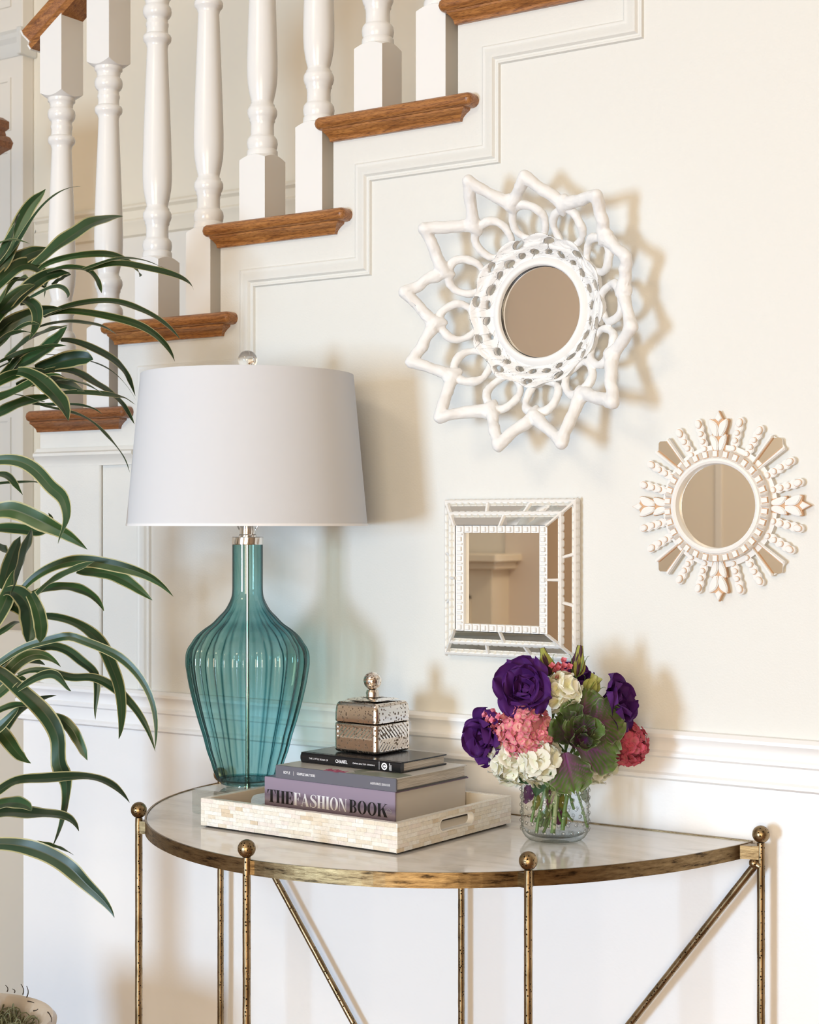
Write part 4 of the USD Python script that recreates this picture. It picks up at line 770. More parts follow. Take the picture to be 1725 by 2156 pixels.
for sgn in (-1, 1):
    for k in range(nd):
        x = -.0915 + .183 * k / (nd - 1)
        obj('pad', box(*sorted((qo[0] + x - .0042, qo[0] + x + .0042)), -RZ - .0035, -RZ + .002, qo[2] + sgn * .0935 - .0048, qo[2] + sgn * .0935 + .0048, .0012), 'frame_white', sq_)
        if k < nd - 1: x += .00915; obj('bar', box(qo[0] + x - .0017, qo[0] + x + .0017, -RZ - .003, -RZ + .002, qo[2] + sgn * .0935 - .0066, qo[2] + sgn * .0935 + .0066, .0008), 'frame_white', sq_)
    for k in range(1, nd - 1):
        z = -.0935 + .187 * k / (nd - 1)
        obj('pad', box(qo[0] + sgn * .0915 - .0046, qo[0] + sgn * .0915 + .0046, -RZ - .0035, -RZ + .002, qo[2] + z - .0044, qo[2] + z + .0044, .0012), 'frame_white', sq_)
    for k in range(nd - 1):
        z = -.0935 + .187 * (k + .5) / (nd - 1); obj('bar', box(qo[0] + sgn * .0915 - .0064, qo[0] + sgn * .0915 + .0064, -RZ - .003, -RZ + .002, qo[2] + z - .0017, qo[2] + z + .0017, .0008), 'frame_white', sq_)

# ------------------------------------------------------------------ hobnail glass jar
VC = atz(1169, 1767, ZT); ZV = 2.905
vs = thing('glass_jar', 'clear hobnail glass jar of cut flower stems on the marble', 'jar', (VC[0], VC[1], ZT))
VR, VH = 0.0595, 0.122
vo = [(.0, .0006), (.040, .0006), (.047, .0018), (.0525, .006), (.0572, .013), (.0592, .020), (VR, .030), (VR, .100), (.0585, .108), (.0560, .113), (.0555, .118), (.0565, VH)]
vi = [(.0545, VH), (.0535, .117), (.0540, .112)]
obj('jar_wall', lathe(np.array(vo + vi) + [0, ZT], (VC[0], VC[1], 0), 80), 'vase_glass', vs, smooth=50)
hn = []
for i in range(7):
    for j in range(23):
        a = (j + .5 * (i % 2)) * 2 * PI / 23; z = ZT + .020 + i * .0135; r_ = VR if z > ZT + .028 else .0592
        m = trimesh.creation.icosphere(2, .0034); m.update_faces(m.triangles_center[:, 0] > -.0002); m.remove_unreferenced_vertices(); v = np.array(m.vertices); v[:, 0] *= .75; ca, sa = math.cos(a), math.sin(a)
        m.vertices = np.stack([VC[0] + (r_ + v[:, 0]) * ca - v[:, 1] * sa, VC[1] + (r_ + v[:, 0]) * sa + v[:, 1] * ca, z + v[:, 2]], 1); hn.append(m)
obj('hobnails', cat_(hn), 'drop_glass', vs, smooth=True, label='rows of small round glass bumps')
obj('jar_base', lathe(np.array([(.0, .0075), (.040, .0085), (.049, .0115), (.0535, .0165), (.0545, .0175)]) + [0, ZT], (VC[0], VC[1], 0), 80), 'vase_glass', vs, smooth=50)
obj('water', lathe([(.0, .0078), (.045, .0094), (.0522, .0136), (.0558, .0205), (.0566, .030), (.0566, .085), (.0, .085)], (VC[0], VC[1], ZT), 64), 'water', vs, smooth=40)

# ------------------------------------------------------------------ flowers
def fp(px, py, toward=0.0): return atd(px, py, ZV - toward)
def facing(right, up, toward):
    n = PXR * right + PXU * up - PXB * toward; return n / np.linalg.norm(n)
GR = 'flowers in the glass jar'
NECK = np.array([VC[0], VC[1], ZT + .122])
def stem_to(t, P, seed, foot=None, r=.0026, name='stem', m='stem_green'):
    q = random.Random(seed); a = q.uniform(0, 2 * PI); nk = NECK + [.03 * math.cos(a), .03 * math.sin(a), 0]
    ft = np.array([VC[0] - .036 * math.cos(a), VC[1] - .036 * math.sin(a), ZT + q.uniform(.014, .04)]) if foot is None else foot
    if foot is not None: nk = NECK * .55 + foot * .1 + np.asarray(P) * .35; nk[2] = ZT + .125; d_ = nk[:2] - VC[:2]; nk[:2] = VC[:2] + d_ * min(1, .04 / (np.linalg.norm(d_) + 1e-9))
    obj(name, tube(spline([P, P * .35 + nk * .65 + [0, 0, .004], nk, ft], 26), r, 10), m, t, smooth=40)
def petal_obj(t, base, axis, az, L_, W_, open0, open1, cup, ruf, seed, color, name='petal', m='petal', nu=21, nv=21, tipc=None, twist=0.0, serr=0.0, pw=.62, sharp=False):
    """one petal: grows from base, leaning away from the axis from angle open0 to open1 along its length; cup folds it round the axis, ruf waves its edge"""
    e1, e2, n = frame_from(axis); q = np.random.default_rng(seed); ph = q.uniform(0, 6.28, 4)
    rad = e1 * math.cos(az) + e2 * math.sin(az); tan = -e1 * math.sin(az) + e2 * math.cos(az)
    def fn(u, v):
        th = open0 + (open1 - open0) * v ** 1.15
        vv = np.linspace(0, 1, 60); tt = open0 + (open1 - open0) * vv ** 1.15
        R_ = np.interp(v, vv, np.r_[0, np.cumsum((np.sin(tt)[1:] + np.sin(tt)[:-1]) / 2) / 59]) * L_; H_ = np.interp(v, vv, np.r_[0, np.cumsum((np.cos(tt)[1:] + np.cos(tt)[:-1]) / 2) / 59]) * L_
        prof_ = np.where(v < .6, .12 + .88 * np.sin(PI / 2 * np.clip(v / .6, 0, 1)) ** .9, np.sqrt(np.clip(1 - ((v - .6) / .405) ** 2.4, 0, 1)))
        if sharp: prof_ = np.clip(np.sin(PI * np.clip(v, 0, 1) ** pw * .93 + .08), 0.02, None) ** .8
        w = W_ * prof_ * (1 + serr * np.sin(u * 0 + v * 55 + ph[3]) * (np.abs(u) > .8))
        edge = (np.abs(u) ** 2 * .5 + v ** 3) * np.clip(v * 1.6, 0, 1)
        wav = ruf * edge * (np.sin(u * 3.8 + ph[0]) + .55 * np.sin(u * 7.1 + v * 3 + ph[1]) + .4 * np.sin(v * 8 + ph[2]))
        x = R_ - cup * W_ * prof_ * u ** 2 * np.cos(th); hgt = H_ + cup * W_ * prof_ * u ** 2 * np.sin(th) * .9
        nrm_r, nrm_h = np.cos(th), -np.sin(th)
        x = x + wav * nrm_r; hgt = hgt - wav * np.sin(th) * -1 * -1
        s = u * w
        return base + x[:, None] * rad + s[:, None] * tan + hgt[:, None] * n
    P, f, u, v = grid_mesh(nu, nv, fn)
    c0 = np.asarray(color, float); c1 = np.asarray(tipc if tipc is not None else color, float)
    col = c0 + (c1 - c0) * np.clip(v[:, None], 0, 1); col = col * (1 + .10 * (meshkit.noise(np.stack([u * 9, v * 2.5, np.full_like(u, seed)], 1)) - .5))[:, None]
    return obj(name, (P, f), m, t, smooth=True, col=np.clip(col, 0, 1))
VIO, VIO2 = (0.032, 0.007, 0.070), (0.082, 0.018, 0.145)
def lisianthus(lab, P, n, size, layers, seed):
    t = thing('lisianthus', lab, 'flower', P - n * size * .6, GR)
    base = P - n * size * .55; k = 0
    for cnt, L_, W_, o0, o1, cup in layers:
        for i in range(cnt):
            petal_obj(t, base, n, i * 2 * PI / cnt + k * .7 + .3 * math.sin(seed * 3 + i * 2.1), L_ * size, W_ * size, o0, o1 * (1 + .16 * math.sin(i * 2.7 + seed)), cup, .085 * size, seed * 50 + k * 9 + i, VIO, tipc=VIO2)
        k += 1
    e1, e2, nn = frame_from(n)
    obj('calyx', tube([base - n * size * .22, base - n * size * .02, base + n * size * .12], [.004, size * .16, size * .10], 12), 'stem_green', t, smooth=50)
    stem_to(t, base - n * size * .2, seed)
    return t
FULL = [(3, .62, .26, .05, .25, .9), (4, .82, .36, .15, .75, .8), (5, 1.02, .48, .25, 1.15, .55), (6, 1.18, .56, .4, 1.5, .35)]
OPENF = [(4, .80, .40, .10, .55, .8), (5, 1.06, .56, .3, 1.0, .5), (4, 1.15, .60, .5, 1.4, .3)]
lisianthus('large ruffled purple lisianthus in full bloom at the upper left of the bouquet', fp(1102, 1450, .055), facing(-.25, .45, 1), .062, FULL, 1)
lisianthus('purple lisianthus seen from the side at the far left of the bouquet', fp(1022, 1552, .02), facing(-.95, -.12, .65), .058, OPENF, 2)
lisianthus('purple lisianthus nodding to the right beside the ornamental kale', fp(1298, 1480, .02), facing(.9, .35, .55), .058, OPENF, 3)
lisianthus('purple lisianthus half hidden behind the buds at the top of the bouquet', fp(1206, 1425, -.045), facing(.2, .9, .2), .046, OPENF, 4)
def hydrangea(lab, P, n, rad, count, size, cin, cout, seed, name='hydrangea', cover=1.25, flat=.85, gap=(0, 0)):
    t = thing(name, lab, 'flower', P - n * rad, GR); q = np.random.default_rng(seed)
    e1, e2, nn = frame_from(n); ga = PI * (3 - 5 ** .5)
    for i in range(count):
        z = 1 - (i + .5) / count * cover; a = i * ga; s = math.sqrt(max(0, 1 - z * z))
        dr = e1 * math.cos(a) * s + e2 * math.sin(a) * s + nn * z; dr = dr + q.normal(0, .14, 3); dr /= np.linalg.norm(dr)
        c = P + rad * (dr - nn * (1 - flat) * (dr @ nn)) * q.uniform(.86, 1.04)
        ax = dr + q.normal(0, .34, 3); ax /= np.linalg.norm(ax); f1, f2, fn = frame_from(ax); s0 = size * q.uniform(.75, 1.2); a0 = q.uniform(0, 6.28)
        V, Fc, C = [], [], []; mixv = q.uniform(0, 1); op = q.uniform(.55, 1.15)
        for k in range(4):
            b = a0 + k * PI / 2 + q.normal(0, .12); rd = f1 * math.cos(b) + f2 * math.sin(b); tn = -f1 * math.sin(b) + f2 * math.cos(b); o_ = len(V)
            rows = [(0.02, .06, .0), (.35, .50, .16 / op), (.70, .66, .30 / op), (.95, .46, .28 / op), (1.06, .0, .22 / op)]
            cur = q.normal(.0, .10)
            for j, (r_, w, h) in enumerate(rows):
                for s_ in ((-1, 0, 1) if w > 0 else (0,)):
                    V.append(c + s0 * (rd * r_ + tn * w * s_ + fn * (h + .10 * abs(s_) + cur * r_ * r_)))
                    m_ = np.clip(r_ * .95 + .25 * (mixv - .5), 0, 1); C.append(np.asarray(cin) * (1 - m_) + np.asarray(cout) * m_)
            for j in range(3):
                A = o_ + j * 3; Fc += [[A, A + 1, A + 4], [A, A + 4, A + 3], [A + 1, A + 2, A + 5], [A + 1, A + 5, A + 4]]
            A = o_ + 9; Fc += [[A, A + 1, A + 3], [A + 1, A + 2, A + 3]]
        C = np.array(C) * q.uniform(.85, 1.12)
        obj('floret', (np.array(V), np.array(Fc)), 'petal', t, smooth=True, col=np.clip(C, 0, 1))
    core = ball((0, 0, 0), rad * .82, 3); v = np.array(core.vertices); v = v - (v @ nn)[:, None] * nn * (1 - flat); core.vertices = v + P - nn * rad * .02
    obj('flower_core', core, 'petal', t, smooth=True, col=np.tile((np.asarray(cin) * .4 + np.asarray(cout) * .6) * .8, (len(v), 1)))
    stem_to(t, P - nn * rad * .6, seed)
    return t
PINK, CRM, ROSE = (0.77, 0.155, 0.285), (0.80, 0.53, 0.40), (0.55, 0.075, 0.14)
WHT, WHG = (0.84, 0.83, 0.76), (0.70, 0.72, 0.50)
hydrangea('pink hydrangea head with cream centres at the front left of the bouquet', fp(1107, 1538, .058), facing(-.18, .12, 1), .0465, 210, .0072, CRM, PINK, 21, cover=1.1)
hydrangea('deep pink hydrangea head at the far right of the bouquet', fp(1322, 1566, -.01), facing(.75, .05, .55), .036, 130, .0072, (.50, .15, .16), ROSE, 22, cover=1.5)
hydrangea('white hydrangea head at the lower left of the bouquet under the purple flower', fp(1080, 1602, .035), facing(-.5, -.45, .9), .034, 54, .0150, WHG, WHT, 23, cover=1.2)
hydrangea('white hydrangea head over the jar rim, just left of the kale', fp(1133, 1600, .058), facing(0, -.45, 1), .034, 48, .0165, WHG, WHT, 24, cover=1.2)
hydrangea('white flower at the top of the bouquet between purple lisianthus and kale', fp(1184, 1459, .045), facing(-.1, .3, 1), .024, 24, .0160, (.78, .74, .36), WHT, 25, name='white_flower')
hydrangea('white hydrangea peeping out under the kale at the right', fp(1258, 1612, -.01), facing(.5, -.6, .3), .028, 26, .0115, WHG, WHT, 26)
# ornamental kale
KG, KP, KM = np.array([.085, .150, .030]), np.array([.22, .035, .19]), np.array([.25, .29, .16])
kc0 = fp(1222, 1560, .045)
kl = thing('ornamental_kale', 'ornamental kale rosette of green leaves with purple veins at the front of the bouquet', 'flower', kc0, GR)
def kale_leaf(base, tip, width, nrm, curl, seed, shade=1.0, purple=1.0, fold=0.0, nu=29, nv=27):
    base, tip = np.asarray(base, float), np.asarray(tip, float); d_ = tip - base; L_ = np.linalg.norm(d_); d_ /= L_
    nrm = np.asarray(nrm, float); nrm = nrm - d_ * (nrm @ d_); nrm /= np.linalg.norm(nrm); sd = np.cross(d_, nrm); q = np.random.default_rng(seed); ph = q.uniform(0, 6.28, 5)
    def fn(u, v):
        w = width * np.clip(.16 + .95 * np.sin(PI * np.clip(v, 0, 1) ** .95 * .80), 0, None); w = w * np.where(v > .86, np.sqrt(np.clip(1 - ((v - .86) / .16) ** 2, 0.02, 1)), 1)
        w = w * (1 + .05 * np.sin(v * 26 + ph[0]) * np.abs(u) ** 4)
        vv = v * (1 + .045 * np.sin(u * 13 + ph[1]) * v ** 6)
        h = curl * L_ * (v ** 2 - .2 * v) + .11 * width * np.abs(u) ** 3 * np.sin(v * 15 + ph[2] + (u > 0) * 1.5) * 1.2 + fold * width * u ** 2 * np.sin(PI * np.clip(v + .15, 0, 1)) + .05 * width * v ** 3 * np.sin(u * 11 + ph[3])
        h = h - .06 * width * np.exp(-(u / .05) ** 2) * (1 - v)
        return base + d_ * (vv * L_)[:, None] + sd * (u * w)[:, None] + nrm * h[:, None]
    P, f, u, v = grid_mesh(nu, nv, fn)
    mid = np.exp(-(u / (.045 + .05 * (1 - v))) ** 2) * np.clip(1.15 - v, 0, 1)
    vein = np.zeros_like(u)
    for k in range(6):
        vk = .02 + k * .13; line = vk + .52 * np.abs(u) ** .8 + .03 * np.sin(u * 9 + k); vein = np.maximum(vein, np.exp(-((v - line) / .020) ** 2) * np.clip(1.25 - v * .9, .15, 1))
    blush = np.clip(1.0 - (v * 1.35 + np.abs(u) * .55), 0, 1) * .75
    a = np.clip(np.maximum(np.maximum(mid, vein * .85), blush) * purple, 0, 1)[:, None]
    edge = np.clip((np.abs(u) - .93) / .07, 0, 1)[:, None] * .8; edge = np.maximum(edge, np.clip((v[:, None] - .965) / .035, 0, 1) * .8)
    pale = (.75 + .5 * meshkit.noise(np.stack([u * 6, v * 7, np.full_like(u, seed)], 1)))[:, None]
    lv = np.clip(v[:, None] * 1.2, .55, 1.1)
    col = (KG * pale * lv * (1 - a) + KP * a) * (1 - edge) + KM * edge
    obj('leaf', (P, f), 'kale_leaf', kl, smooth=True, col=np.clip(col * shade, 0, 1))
cf = -PXB
def K(px, py, tw): return fp(px, py, tw)
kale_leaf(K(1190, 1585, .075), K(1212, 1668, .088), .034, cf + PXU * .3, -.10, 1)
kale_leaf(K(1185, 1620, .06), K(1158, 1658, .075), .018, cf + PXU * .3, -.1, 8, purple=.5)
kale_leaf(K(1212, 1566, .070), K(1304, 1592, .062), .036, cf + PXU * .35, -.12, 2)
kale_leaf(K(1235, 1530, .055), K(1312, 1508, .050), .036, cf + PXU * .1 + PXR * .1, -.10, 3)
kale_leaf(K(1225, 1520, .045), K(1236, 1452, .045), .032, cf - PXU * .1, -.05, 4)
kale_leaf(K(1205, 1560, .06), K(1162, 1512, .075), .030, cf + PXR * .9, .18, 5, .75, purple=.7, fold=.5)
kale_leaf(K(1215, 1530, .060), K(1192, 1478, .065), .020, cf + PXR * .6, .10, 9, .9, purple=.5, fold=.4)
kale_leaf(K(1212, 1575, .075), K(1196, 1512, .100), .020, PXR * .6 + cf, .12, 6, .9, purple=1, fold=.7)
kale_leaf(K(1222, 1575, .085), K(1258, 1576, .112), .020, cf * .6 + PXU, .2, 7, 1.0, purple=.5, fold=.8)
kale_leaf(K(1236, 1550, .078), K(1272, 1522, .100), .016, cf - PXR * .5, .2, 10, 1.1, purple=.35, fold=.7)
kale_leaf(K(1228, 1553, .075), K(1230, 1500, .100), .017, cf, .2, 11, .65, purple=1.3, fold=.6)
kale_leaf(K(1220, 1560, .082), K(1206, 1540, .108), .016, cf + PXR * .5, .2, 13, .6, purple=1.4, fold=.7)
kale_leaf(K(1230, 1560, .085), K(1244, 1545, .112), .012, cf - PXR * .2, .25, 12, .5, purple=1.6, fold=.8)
obj('heart', ball(K(1228, 1552, .070), .011, 3), 'petal', kl, smooth=True, col=np.tile((.05, .02, .03), (642, 1)))
stem_to(kl, kc0 - [0, 0, .02] + PXB * .01, 61, np.array([VC[0] + .012, VC[1] - .03, ZT + .016]), r=.0045)
# closed buds, striped
def bud(lab, P, tip, rad, seed, ca, cb_, opened=0.0, name='lisianthus_bud'):
    t = thing(name, lab, 'flower bud', P, GR); d_ = np.asarray(tip) - P; L_ = np.linalg.norm(d_); ax = d_ / L_
    for k in range(5):
        petal_obj(t, P, ax, k * 2 * PI / 5 + .5 * seed, L_ * 1.06, rad * 1.0, .42, -.30 + opened, 1.1, .05 * rad, seed * 10 + k, ca if k % 2 else cb_, tipc=ca if k % 2 else cb_, nu=9, nv=14, sharp=True)
    obj('bud_core', lathe([(.0, .0), (rad * .62, L_ * .18), (rad * .74, L_ * .42), (rad * .48, L_ * .74), (.0, L_ * .97)], n=16), 'petal', t, smooth=True, col=None) if False else None
    prof_ = np.array([(.001, 0), (rad * .62, L_ * .18), (rad * .74, L_ * .42), (rad * .46, L_ * .74), (.001, L_ * .95)]); e1, e2, nn = frame_from(ax)
    m = lathe(prof_, n=20); v = np.array(m.vertices); m.vertices = P + v[:, :1] * e1 + v[:, 1:2] * e2 + v[:, 2:] * nn
    an = np.arctan2(v[:, 1], v[:, 0]); st_ = (np.sin(an * 3 + v[:, 2] * 60) > .1)[:, None]
    obj('bud_body', m, 'petal', t, smooth=True, col=np.where(st_, ca, cb_))
    for k in range(4):
        a = k * PI / 2 + seed; w = e1 * math.cos(a) + e2 * math.sin(a)
        obj('sepal', tube(spline([P, P + w * rad * .9 + ax * L_ * .25, P + w * rad * 1.25 + ax * L_ * .62, P + w * rad * 1.7 + ax * L_ * .72], 10), np.linspace(.0011, .0003, 10), 6), 'stem_green', t)
    stem_to(t, P, 70 + seed, r=.0018)
YG, PB = (0.36, 0.37, 0.09), (0.085, 0.04, 0.055)
bud('purple and lime striped lisianthus bud leaning left in front of the square mirror', fp(1160, 1424, .02), fp(1142, 1366, .02), .0120, 1, PB, YG)
bud('purple and lime striped lisianthus bud leaning right, tallest of the bouquet', fp(1214, 1426, .02), fp(1222, 1361, .02), .0122, 2, YG, PB)
bud('pale lime lisianthus bud just opening above the kale leaves', fp(1237, 1460, .01), fp(1258, 1424, .01), .0135, 3, (.50, .52, .20), (.42, .45, .14), .5)
# pink star florets (bouvardia)
def sprig(lab, P, n, spread, count, seed, ca, cb_):
    t = thing('bouvardia_sprig', lab, 'flower', P - n * .03, GR); q = np.random.default_rng(seed); e1, e2, nn = frame_from(n); b0 = P - nn * .035
    for i in range(count):
        a = i * 2.4; s = spread * math.sqrt((i + .5) / count); c = P + e1 * math.cos(a) * s + e2 * math.sin(a) * s + nn * q.uniform(-.006, .008); ax = (c - b0); ax /= np.linalg.norm(ax)
        fl = obj('floret_tube', tube([b0, b0 * .4 + c * .6, c], [.0008, .0012, .0022], 8), 'petal', t, smooth=True, col=np.tile(np.asarray(cb_) * .8, (26, 1)))
        o0, o1 = (.35, 1.25) if q.uniform() < .55 else (.5, -.1)
        for k in range(4): petal_obj(fl, c - ax * .001, ax, k * PI / 2 + q.uniform(0, .4), .0095, .0048, o0, o1, .6, .0004, seed * 99 + i * 5 + k, cb_, tipc=ca, nu=7, nv=9, sharp=True)
    stem_to(t, b0, 80 + seed, r=.0018)
sprig('small pink star florets between the two tall buds at the top', fp(1181, 1414, .03), facing(0, .5, .8), .017, 12, 3, (.72, .22, .27), (.62, .12, .17))
sprig('pink star florets beside the purple flower at the left of the bouquet', fp(1042, 1517, .045), facing(-.8, .25, .7), .020, 11, 4, (.85, .36, .46), (.75, .13, .28))
# stem leaf under the white heads
lf = thing('flower_leaf', 'dark green leaf hanging over the jar rim under the white flowers', 'leaf', fp(1110, 1640, .05), GR)
def fl_leaf(px0, py0, px1, py1, tw0, tw1, wid, seed, c_):
    b_, t_ = fp(px0, py0, tw0), fp(px1, py1, tw1); d_ = t_ - b_; L_ = np.linalg.norm(d_); d_ /= L_; nr = -PXB + PXU * .5; nr -= d_ * (nr @ d_); nr /= np.linalg.norm(nr); sd = np.cross(d_, nr)
    P, f, u, v = grid_mesh(9, 15, lambda u, v: b_ + d_ * (v * L_)[:, None] + sd * (u * wid * np.sin(PI * np.clip(v, .02, 1) ** .8) * (1 + .08 * np.sin(v * 30)))[:, None] + nr * (.12 * wid * np.abs(u) - .2 * L_ * v ** 2)[:, None])
    obj('blade', (P, f), 'kale_leaf', lf, smooth=True, col=np.tile(c_, (len(P), 1)))
fl_leaf(1140, 1630, 1128, 1676, .05, .065, .014, 1, (.03, .075, .03)); fl_leaf(1125, 1625, 1092, 1645, .045, .06, .016, 2, (.03, .075, .03)); fl_leaf(1150, 1625, 1168, 1650, .05, .06, .014, 3, (.03, .08, .03))
# foliage down in the water
for i, (x0, y0, x1, y1, c_, m) in enumerate([(1125, 1640, 1118, 1730, 'stem_green', 0), (1150, 1650, 1131, 1755, 'stem_green', 0), (1182, 1655, 1157, 1715, 'stem_green', 0), (1200, 1655, 1187, 1748, 'stem_green', 0), (1195, 1650, 1208, 1705, 'stem_green', 0), (1212, 1650, 1236, 1738, 'stem_green', 0)]):
    pass
cut = [(1130, 1645, 1119, 1731, .035, .0026), (1152, 1650, 1130, 1754, .035, .0030), (1178, 1650, 1150, 1722, .015, .0028), (1199, 1655, 1185, 1748, .040, .0040), (1196, 1650, 1209, 1704, .0, .0026), (1212, 1655, 1237, 1742, .02, .0026)]
for i, (x0, y0, x1, y1, tw, r_) in enumerate(cut):
    t = thing('cut_stem', ['leftmost thin green stem in the jar, with a yellow leaf node', 'green stem slanting to the lower left in the jar', 'short green stem in the middle of the jar', 'thickest green stem in the jar, right of the middle', 'short thin green stem behind the thick one in the jar', 'long thin green stem slanting to the lower right in the jar'][i], 'stem', fp(x1, y1, tw), GR)
    q = random.Random(i); A, B = fp(x0, y0, tw * .8), fp(x1, y1, tw); mid = (A + B) / 2 + PXR * q.uniform(-.003, .003)
    obj('stalk', tube(spline([A, mid, B], 16), r_ * .9 + .0003 * np.sin(np.linspace(0, 9, 16)), 10), 'stem_green', t, smooth=40)
    obj('node', ball(A * .35 + B * .65, r_ * 1.4, 2), 'stem_green', t, smooth=True)
ug = thing('submerged_leaves', 'purple and olive leaves under the water in the jar', 'leaf', fp(1170, 1700, 0), GR)
def wleaf(x0, y0, x1, y1, tw, wid, c_, seed):
    b_, t_ = fp(x0, y0, tw), fp(x1, y1, tw + .004); d_ = t_ - b_; L_ = np.linalg.norm(d_); d_ /= L_; nr = -PXB + PXR * .3; nr -= d_ * (nr @ d_); nr /= np.linalg.norm(nr); sd = np.cross(d_, nr)
    P, f, u, v = grid_mesh(9, 13, lambda u, v: b_ + d_ * (v * L_)[:, None] + sd * (u * wid * (.35 + .65 * np.sin(PI * np.clip(v, .02, 1))) * (1 + .12 * np.sin(v * 19 + seed)))[:, None] + nr * (.25 * wid * u ** 2 * np.sin(v * 8 + seed))[:, None])
    obj('blade', (P, f), 'kale_leaf', ug, smooth=True, col=np.tile(c_, (len(P), 1)))
PU, OL = (.10, .022, .11), (.22, .23, .04)
for i, a_ in enumerate([(1140, 1640, 1103, 1690, -.01, .011, PU), (1122, 1655, 1104, 1672, -.02, .009, PU), (1160, 1662, 1175, 1735, .0, .012, PU), (1172, 1700, 1180, 1736, .01, .010, PU), (1133, 1672, 1127, 1706, .02, .008, OL), (1180, 1660, 1192, 1735, .0, .007, OL), (1148, 1650, 1160, 1690, -.01, .007, (.12, .2, .05)), (1228, 1660, 1236, 1690, -.02, .008, (.10, .15, .05))]): wleaf(*a_, i)

# ------------------------------------------------------------------ dracaena in a pot
PC0 = atd(-92, 2150, 3.15)
plant = thing('dracaena', 'tall dracaena with cream edged arching leaves at the left edge', 'houseplant', (PC0[0], PC0[1], 0.36))
pot = thing('plant_pot', 'round cream glazed plant pot at the bottom left corner', 'plant pot', (PC0[0], PC0[1], 0))
zp = PC0[2]
obj('pot_body', lathe([(.0, .0), (.12, .0), (.128, .01), (.150, .12), (.168, .24), (.176, zp - .05), (.181, zp - .022), (.186, zp - .012), (.187, zp - .004), (.180, zp + .004), (.166, zp + .002), (.155, zp - .012), (.150, zp - .04), (.148, zp - .07)], (PC0[0], PC0[1], 0), 72), 'pot_glaze', pot, smooth=50)
sl_ = lathe([(0, zp - .035), (.08, zp - .037), (.149, zp - .05)], (PC0[0], PC0[1], 0), 48); obj('soil', sl_, 'soil', pot, smooth=True)
q = np.random.default_rng(5); ms = []
for i in range(520):
    a = q.uniform(0, 2 * PI); r_ = .145 * math.sqrt(q.uniform(0, 1)); c = np.array([PC0[0] + r_ * math.cos(a), PC0[1] + r_ * math.sin(a), zp - .036]); d1 = q.normal(0, .010, 3); d2 = q.normal(0, .010, 3)
    ms.append(tube(spline([c, c + d1 + [0, 0, .012], c + d1 + d2 + [0, 0, .014 + q.uniform(0, .012)], c + d2 * 1.6 + [0, 0, .008]], 9), .0011, 5, caps=False))
obj('moss', cat_(ms), 'moss', pot, smooth=True, kind='stuff')
for i, (x, y, dx, dy) in enumerate([(56, 2100, 0, -24), (48, 2094, -4, -22), (58, 2108, 14, 4), (70, 2128, 10, -4), (15, 2088, -4, -14), (100, 2130, 8, 22), (30, 2090, -4, -8)]):
    A = atd(x, y, 3.05); B = atd(x + dx, y + dy, 3.05); obj('twig', tube(spline([A, (A + B) / 2 + PXR * .003, B], 8), np.linspace(.0013, .0006, 8), 5), 'twig', pot)
for x0, y0, x1, y1, r_ in ((-100, 2140, -78, 1430, .022), (-70, 2140, -60, 1180, .017), (-110, 2140, -95, 640, .019)):
    A, B = atd(x0, y0, 3.16), atd(x1, y1, 3.18); A[2] = zp - .04; obj('cane', lump(tube(A + (B - A) * np.linspace(0, 1, 40)[:, None], r_, 14), .004, 60, int(r_ * 1e4)), 'cane', plant, smooth=True)
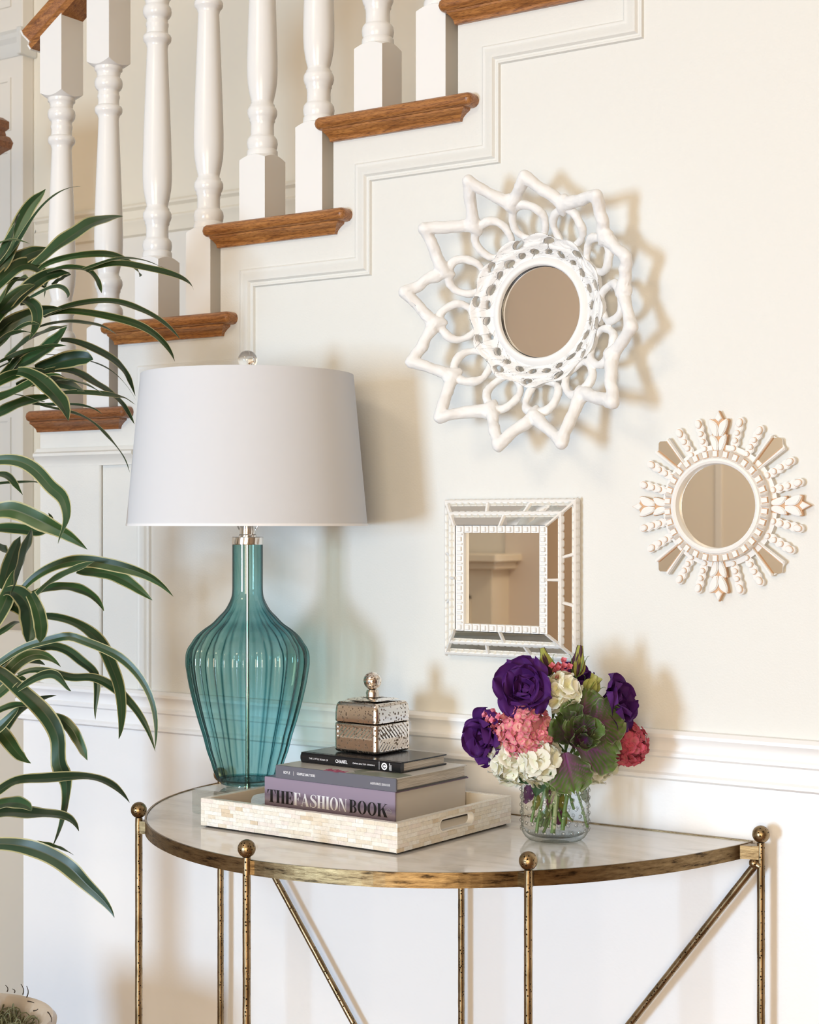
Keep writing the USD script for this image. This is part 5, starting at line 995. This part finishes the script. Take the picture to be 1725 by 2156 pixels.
LV = """0,564 14,535 57,443 78,417 96,398|26
0,558 35,515 69,460 115,412 150,395 170,393|15
75,558 115,524 172,483 216,463 259,455|38
0,512 23,505 63,513|9
0,572 43,544 101,521|30
0,593 46,558 80,564 95,587 93,627|26
83,567 129,545 201,535 250,541 288,567 293,583|14
175,567 216,553 273,544 330,558 356,572|11
181,570 253,555 310,564 374,581 408,611|13
98,573 138,564 178,567 201,584 214,617|17
109,601 130,588 150,578|18
0,639 29,598 60,586|36
6,662 43,624 86,587 147,575|28
63,627 95,610 124,603 142,615 141,627|9
0,668 35,633 69,642 78,673 62,715|24
43,640 75,645 92,662|14
0,699 29,680 63,682|22
92,668 144,645 216,634 273,643 331,670 380,715|17
95,665 161,656 244,670 302,689 345,722 368,761|15
81,690 124,679 173,679 216,688 249,708|13
0,725 43,690 86,685|18
17,760 58,719 101,699 142,686|40
17,777 72,751 115,719 141,688|28
127,716 173,724 224,748 259,777 285,834|15
0,774 58,751 115,748 173,757 216,771 253,797 288,846|13
75,780 129,762 173,754 196,757|32
0,803 35,788 81,783 138,795|24
37,783 78,797 115,831 132,854 144,886|30
95,783 161,785 207,811 244,837 283,893|20
115,803 161,805 216,829|24
127,829 173,826 230,831 259,837 285,852|12
35,814 101,803 178,824|24
0,840 23,831 69,840 95,846|14
0,869 35,852 78,840 121,834|24
69,849 121,852 173,854 216,873|10
86,852 138,866 184,883 224,918 253,952 273,995|19
0,969 46,973 84,998 110,1027 133,1049 142,1088 135,1113 122,1145|23
0,999 20,1006 48,1042|15
0,1018 38,1016 77,1016 102,1029 145,1048|11
0,1075 33,1075 77,1093 128,1118 184,1157|32
0,1113 51,1116 84,1118 104,1103 102,1080|24
5,1241 18,1192 43,1129|28
28,1243 46,1192 66,1113|38
-20,1130 0,1150 15,1165|24
46,1243 77,1213 115,1192 153,1182 191,1182 242,1191 293,1205 332,1225 365,1256|21
71,1259 115,1220 158,1199 199,1182|20
163,1201 199,1205 230,1208 268,1225 321,1264|24
61,1254 107,1238 143,1236 184,1248 219,1287|22
8,1248 38,1251 61,1282 64,1320 61,1358|42
64,1251 82,1292 87,1328 84,1353|24
0,1333 26,1315 46,1310|15
82,1299 110,1299 153,1310 191,1333 217,1363 235,1404 250,1447 256,1510 250,1556|25
0,1394 51,1363 102,1348 143,1340 173,1348 230,1371 268,1396 301,1435 324,1490 329,1545 326,1578|15
0,1417 51,1381 97,1361 143,1371 173,1394 199,1417 204,1460 201,1515|18
0,1435 46,1389 84,1378 128,1404|22
38,1422 102,1414 153,1427 191,1427 230,1442 268,1473 300,1515 327,1582|17
38,1452 71,1430 110,1419 133,1435 150,1455|15
0,1417 35,1446 77,1484 105,1516 123,1558 126,1610 138,1638 140,1680 130,1733 109,1786|30
0,1551 35,1502 77,1475 119,1464|21
109,1509 140,1523 165,1558 184,1601|20
0,1495 35,1484 70,1491|14
0,1540 25,1570 65,1607|26
0,1665 35,1645 88,1641 158,1636 210,1642 245,1660 273,1690|29
0,1712 35,1711 70,1714 105,1716 140,1722 166,1750|32
0,1777 53,1783 105,1801 151,1831 182,1861 217,1895 241,1932|28
77,1775 116,1783 156,1801|13
0,1694 28,1690 53,1695 66,1708|24
-30,700 5,650 40,615 75,600|26
-40,760 0,720 40,700 70,705|26
-40,830 0,800 35,760 60,740|24
-40,620 -10,600 25,570 45,560|30
-40,1480 0,1460 35,1430 60,1440|18
-30,1330 0,1290 20,1240 30,1200|30
-40,1560 0,1530 30,1500 40,1490|18
-50,640 0,600 50,590 100,610|28
-50,720 10,690 70,660 130,650|30
-50,790 10,760 80,735 140,728|30
-50,850 20,830 80,800 130,790|26
-50,580 0,540 30,480 40,450|22
-40,1440 10,1400 60,1390 95,1400|22
-40,1290 10,1270 50,1290 70,1330|24""".split('\n')
CRE = np.array([.50, .47, .24])
for i, ln in enumerate(LV):
    pts, w = ln.split('|'); w = float(w); P2 = np.array([[float(c) for c in p.split(',')] for p in pts.split()]); q = np.random.default_rng(100 + i)
    if P2[0][0] <= 0: P2 = np.vstack([[P2[0][0] - 62, P2[0][1] + (P2[0][1] - P2[1][1]) * .8 + 12], P2])
    n_ = len(P2); xs = P2[:, 0]; z0 = 3.16 + q.uniform(-.05, .05); spread = q.uniform(-.14, .10)
    if xs.max() > 240 and P2[:, 1].min() < 1100: spread = .16
    if 900 < P2[:, 1].mean() < 1900 and xs.max() > 200: spread = min(spread, -.02)
    dz = z0 + spread * np.linspace(0, 1, n_) ** 1.3
    C3 = spline(np.array([atd(x, y, z) for (x, y), z in zip(P2, dz)]), 34); tt = np.linspace(0, 1, 34)
    tg = np.gradient(C3, axis=0); tg /= np.linalg.norm(tg, axis=1, keepdims=True)
    wid = w * 3.15 / 3500 * .5 * np.clip(np.interp(tt, [0, .12, .35, .62, .85, .95, 1], [.55, .75, .98, 1.0, .62, .28, .02]), 0, 1)
    if len(P2) <= 4: wid = w * 3.15 / 3500 * .5 * np.interp(tt, [0, .3, .6, .85, 1], [.7, .95, 1, .7, .03])
    roll = q.uniform(-.5, .5) + q.uniform(-.9, .9) * tt
    V = []; us = np.array([-1, -.86, -.8, -.45, -.1, 0, .1, .45, .8, .86, 1.0]); cols = []
    gtone = np.array([.025, .060, .022]) * q.uniform(.75, 1.45) * np.array([1, 1, q.uniform(.7, 1.3)])
    for k in range(34):
        nrm = -PXB * .75 + PXU * .65; nrm = nrm - tg[k] * (nrm @ tg[k]); nrm /= np.linalg.norm(nrm) + 1e-9; sd = np.cross(tg[k], nrm)
        sd, nrm = sd * math.cos(roll[k]) + nrm * math.sin(roll[k]), nrm * math.cos(roll[k]) - sd * math.sin(roll[k])
        for u in us:
            wv = .10 * wid[k] * math.sin(k * .55 + i + (2 if u > 0 else 0)) * abs(u)
            V.append(C3[k] + sd * (u * wid[k] * 1.28) + nrm * (wid[k] * (.34 * abs(u) - .10 * u * u) + wv))
            e = abs(u); c = gtone * (1 + .25 * math.sin(u * 17 + i)); 
            if e > .99: c = CRE
            elif e > .85: c = CRE * .75 + gtone * .25
            elif e < .05: c = gtone * .6 + CRE * .10
            cols.append(c)
    idx = np.arange(34 * 11).reshape(34, 11); qd = np.stack([idx[:-1, :-1], idx[:-1, 1:], idx[1:, 1:], idx[1:, :-1]], -1).reshape(-1, 4)
    obj('leaf', (np.array(V), qd), 'leaf', plant, smooth=True, col=np.array(cols))
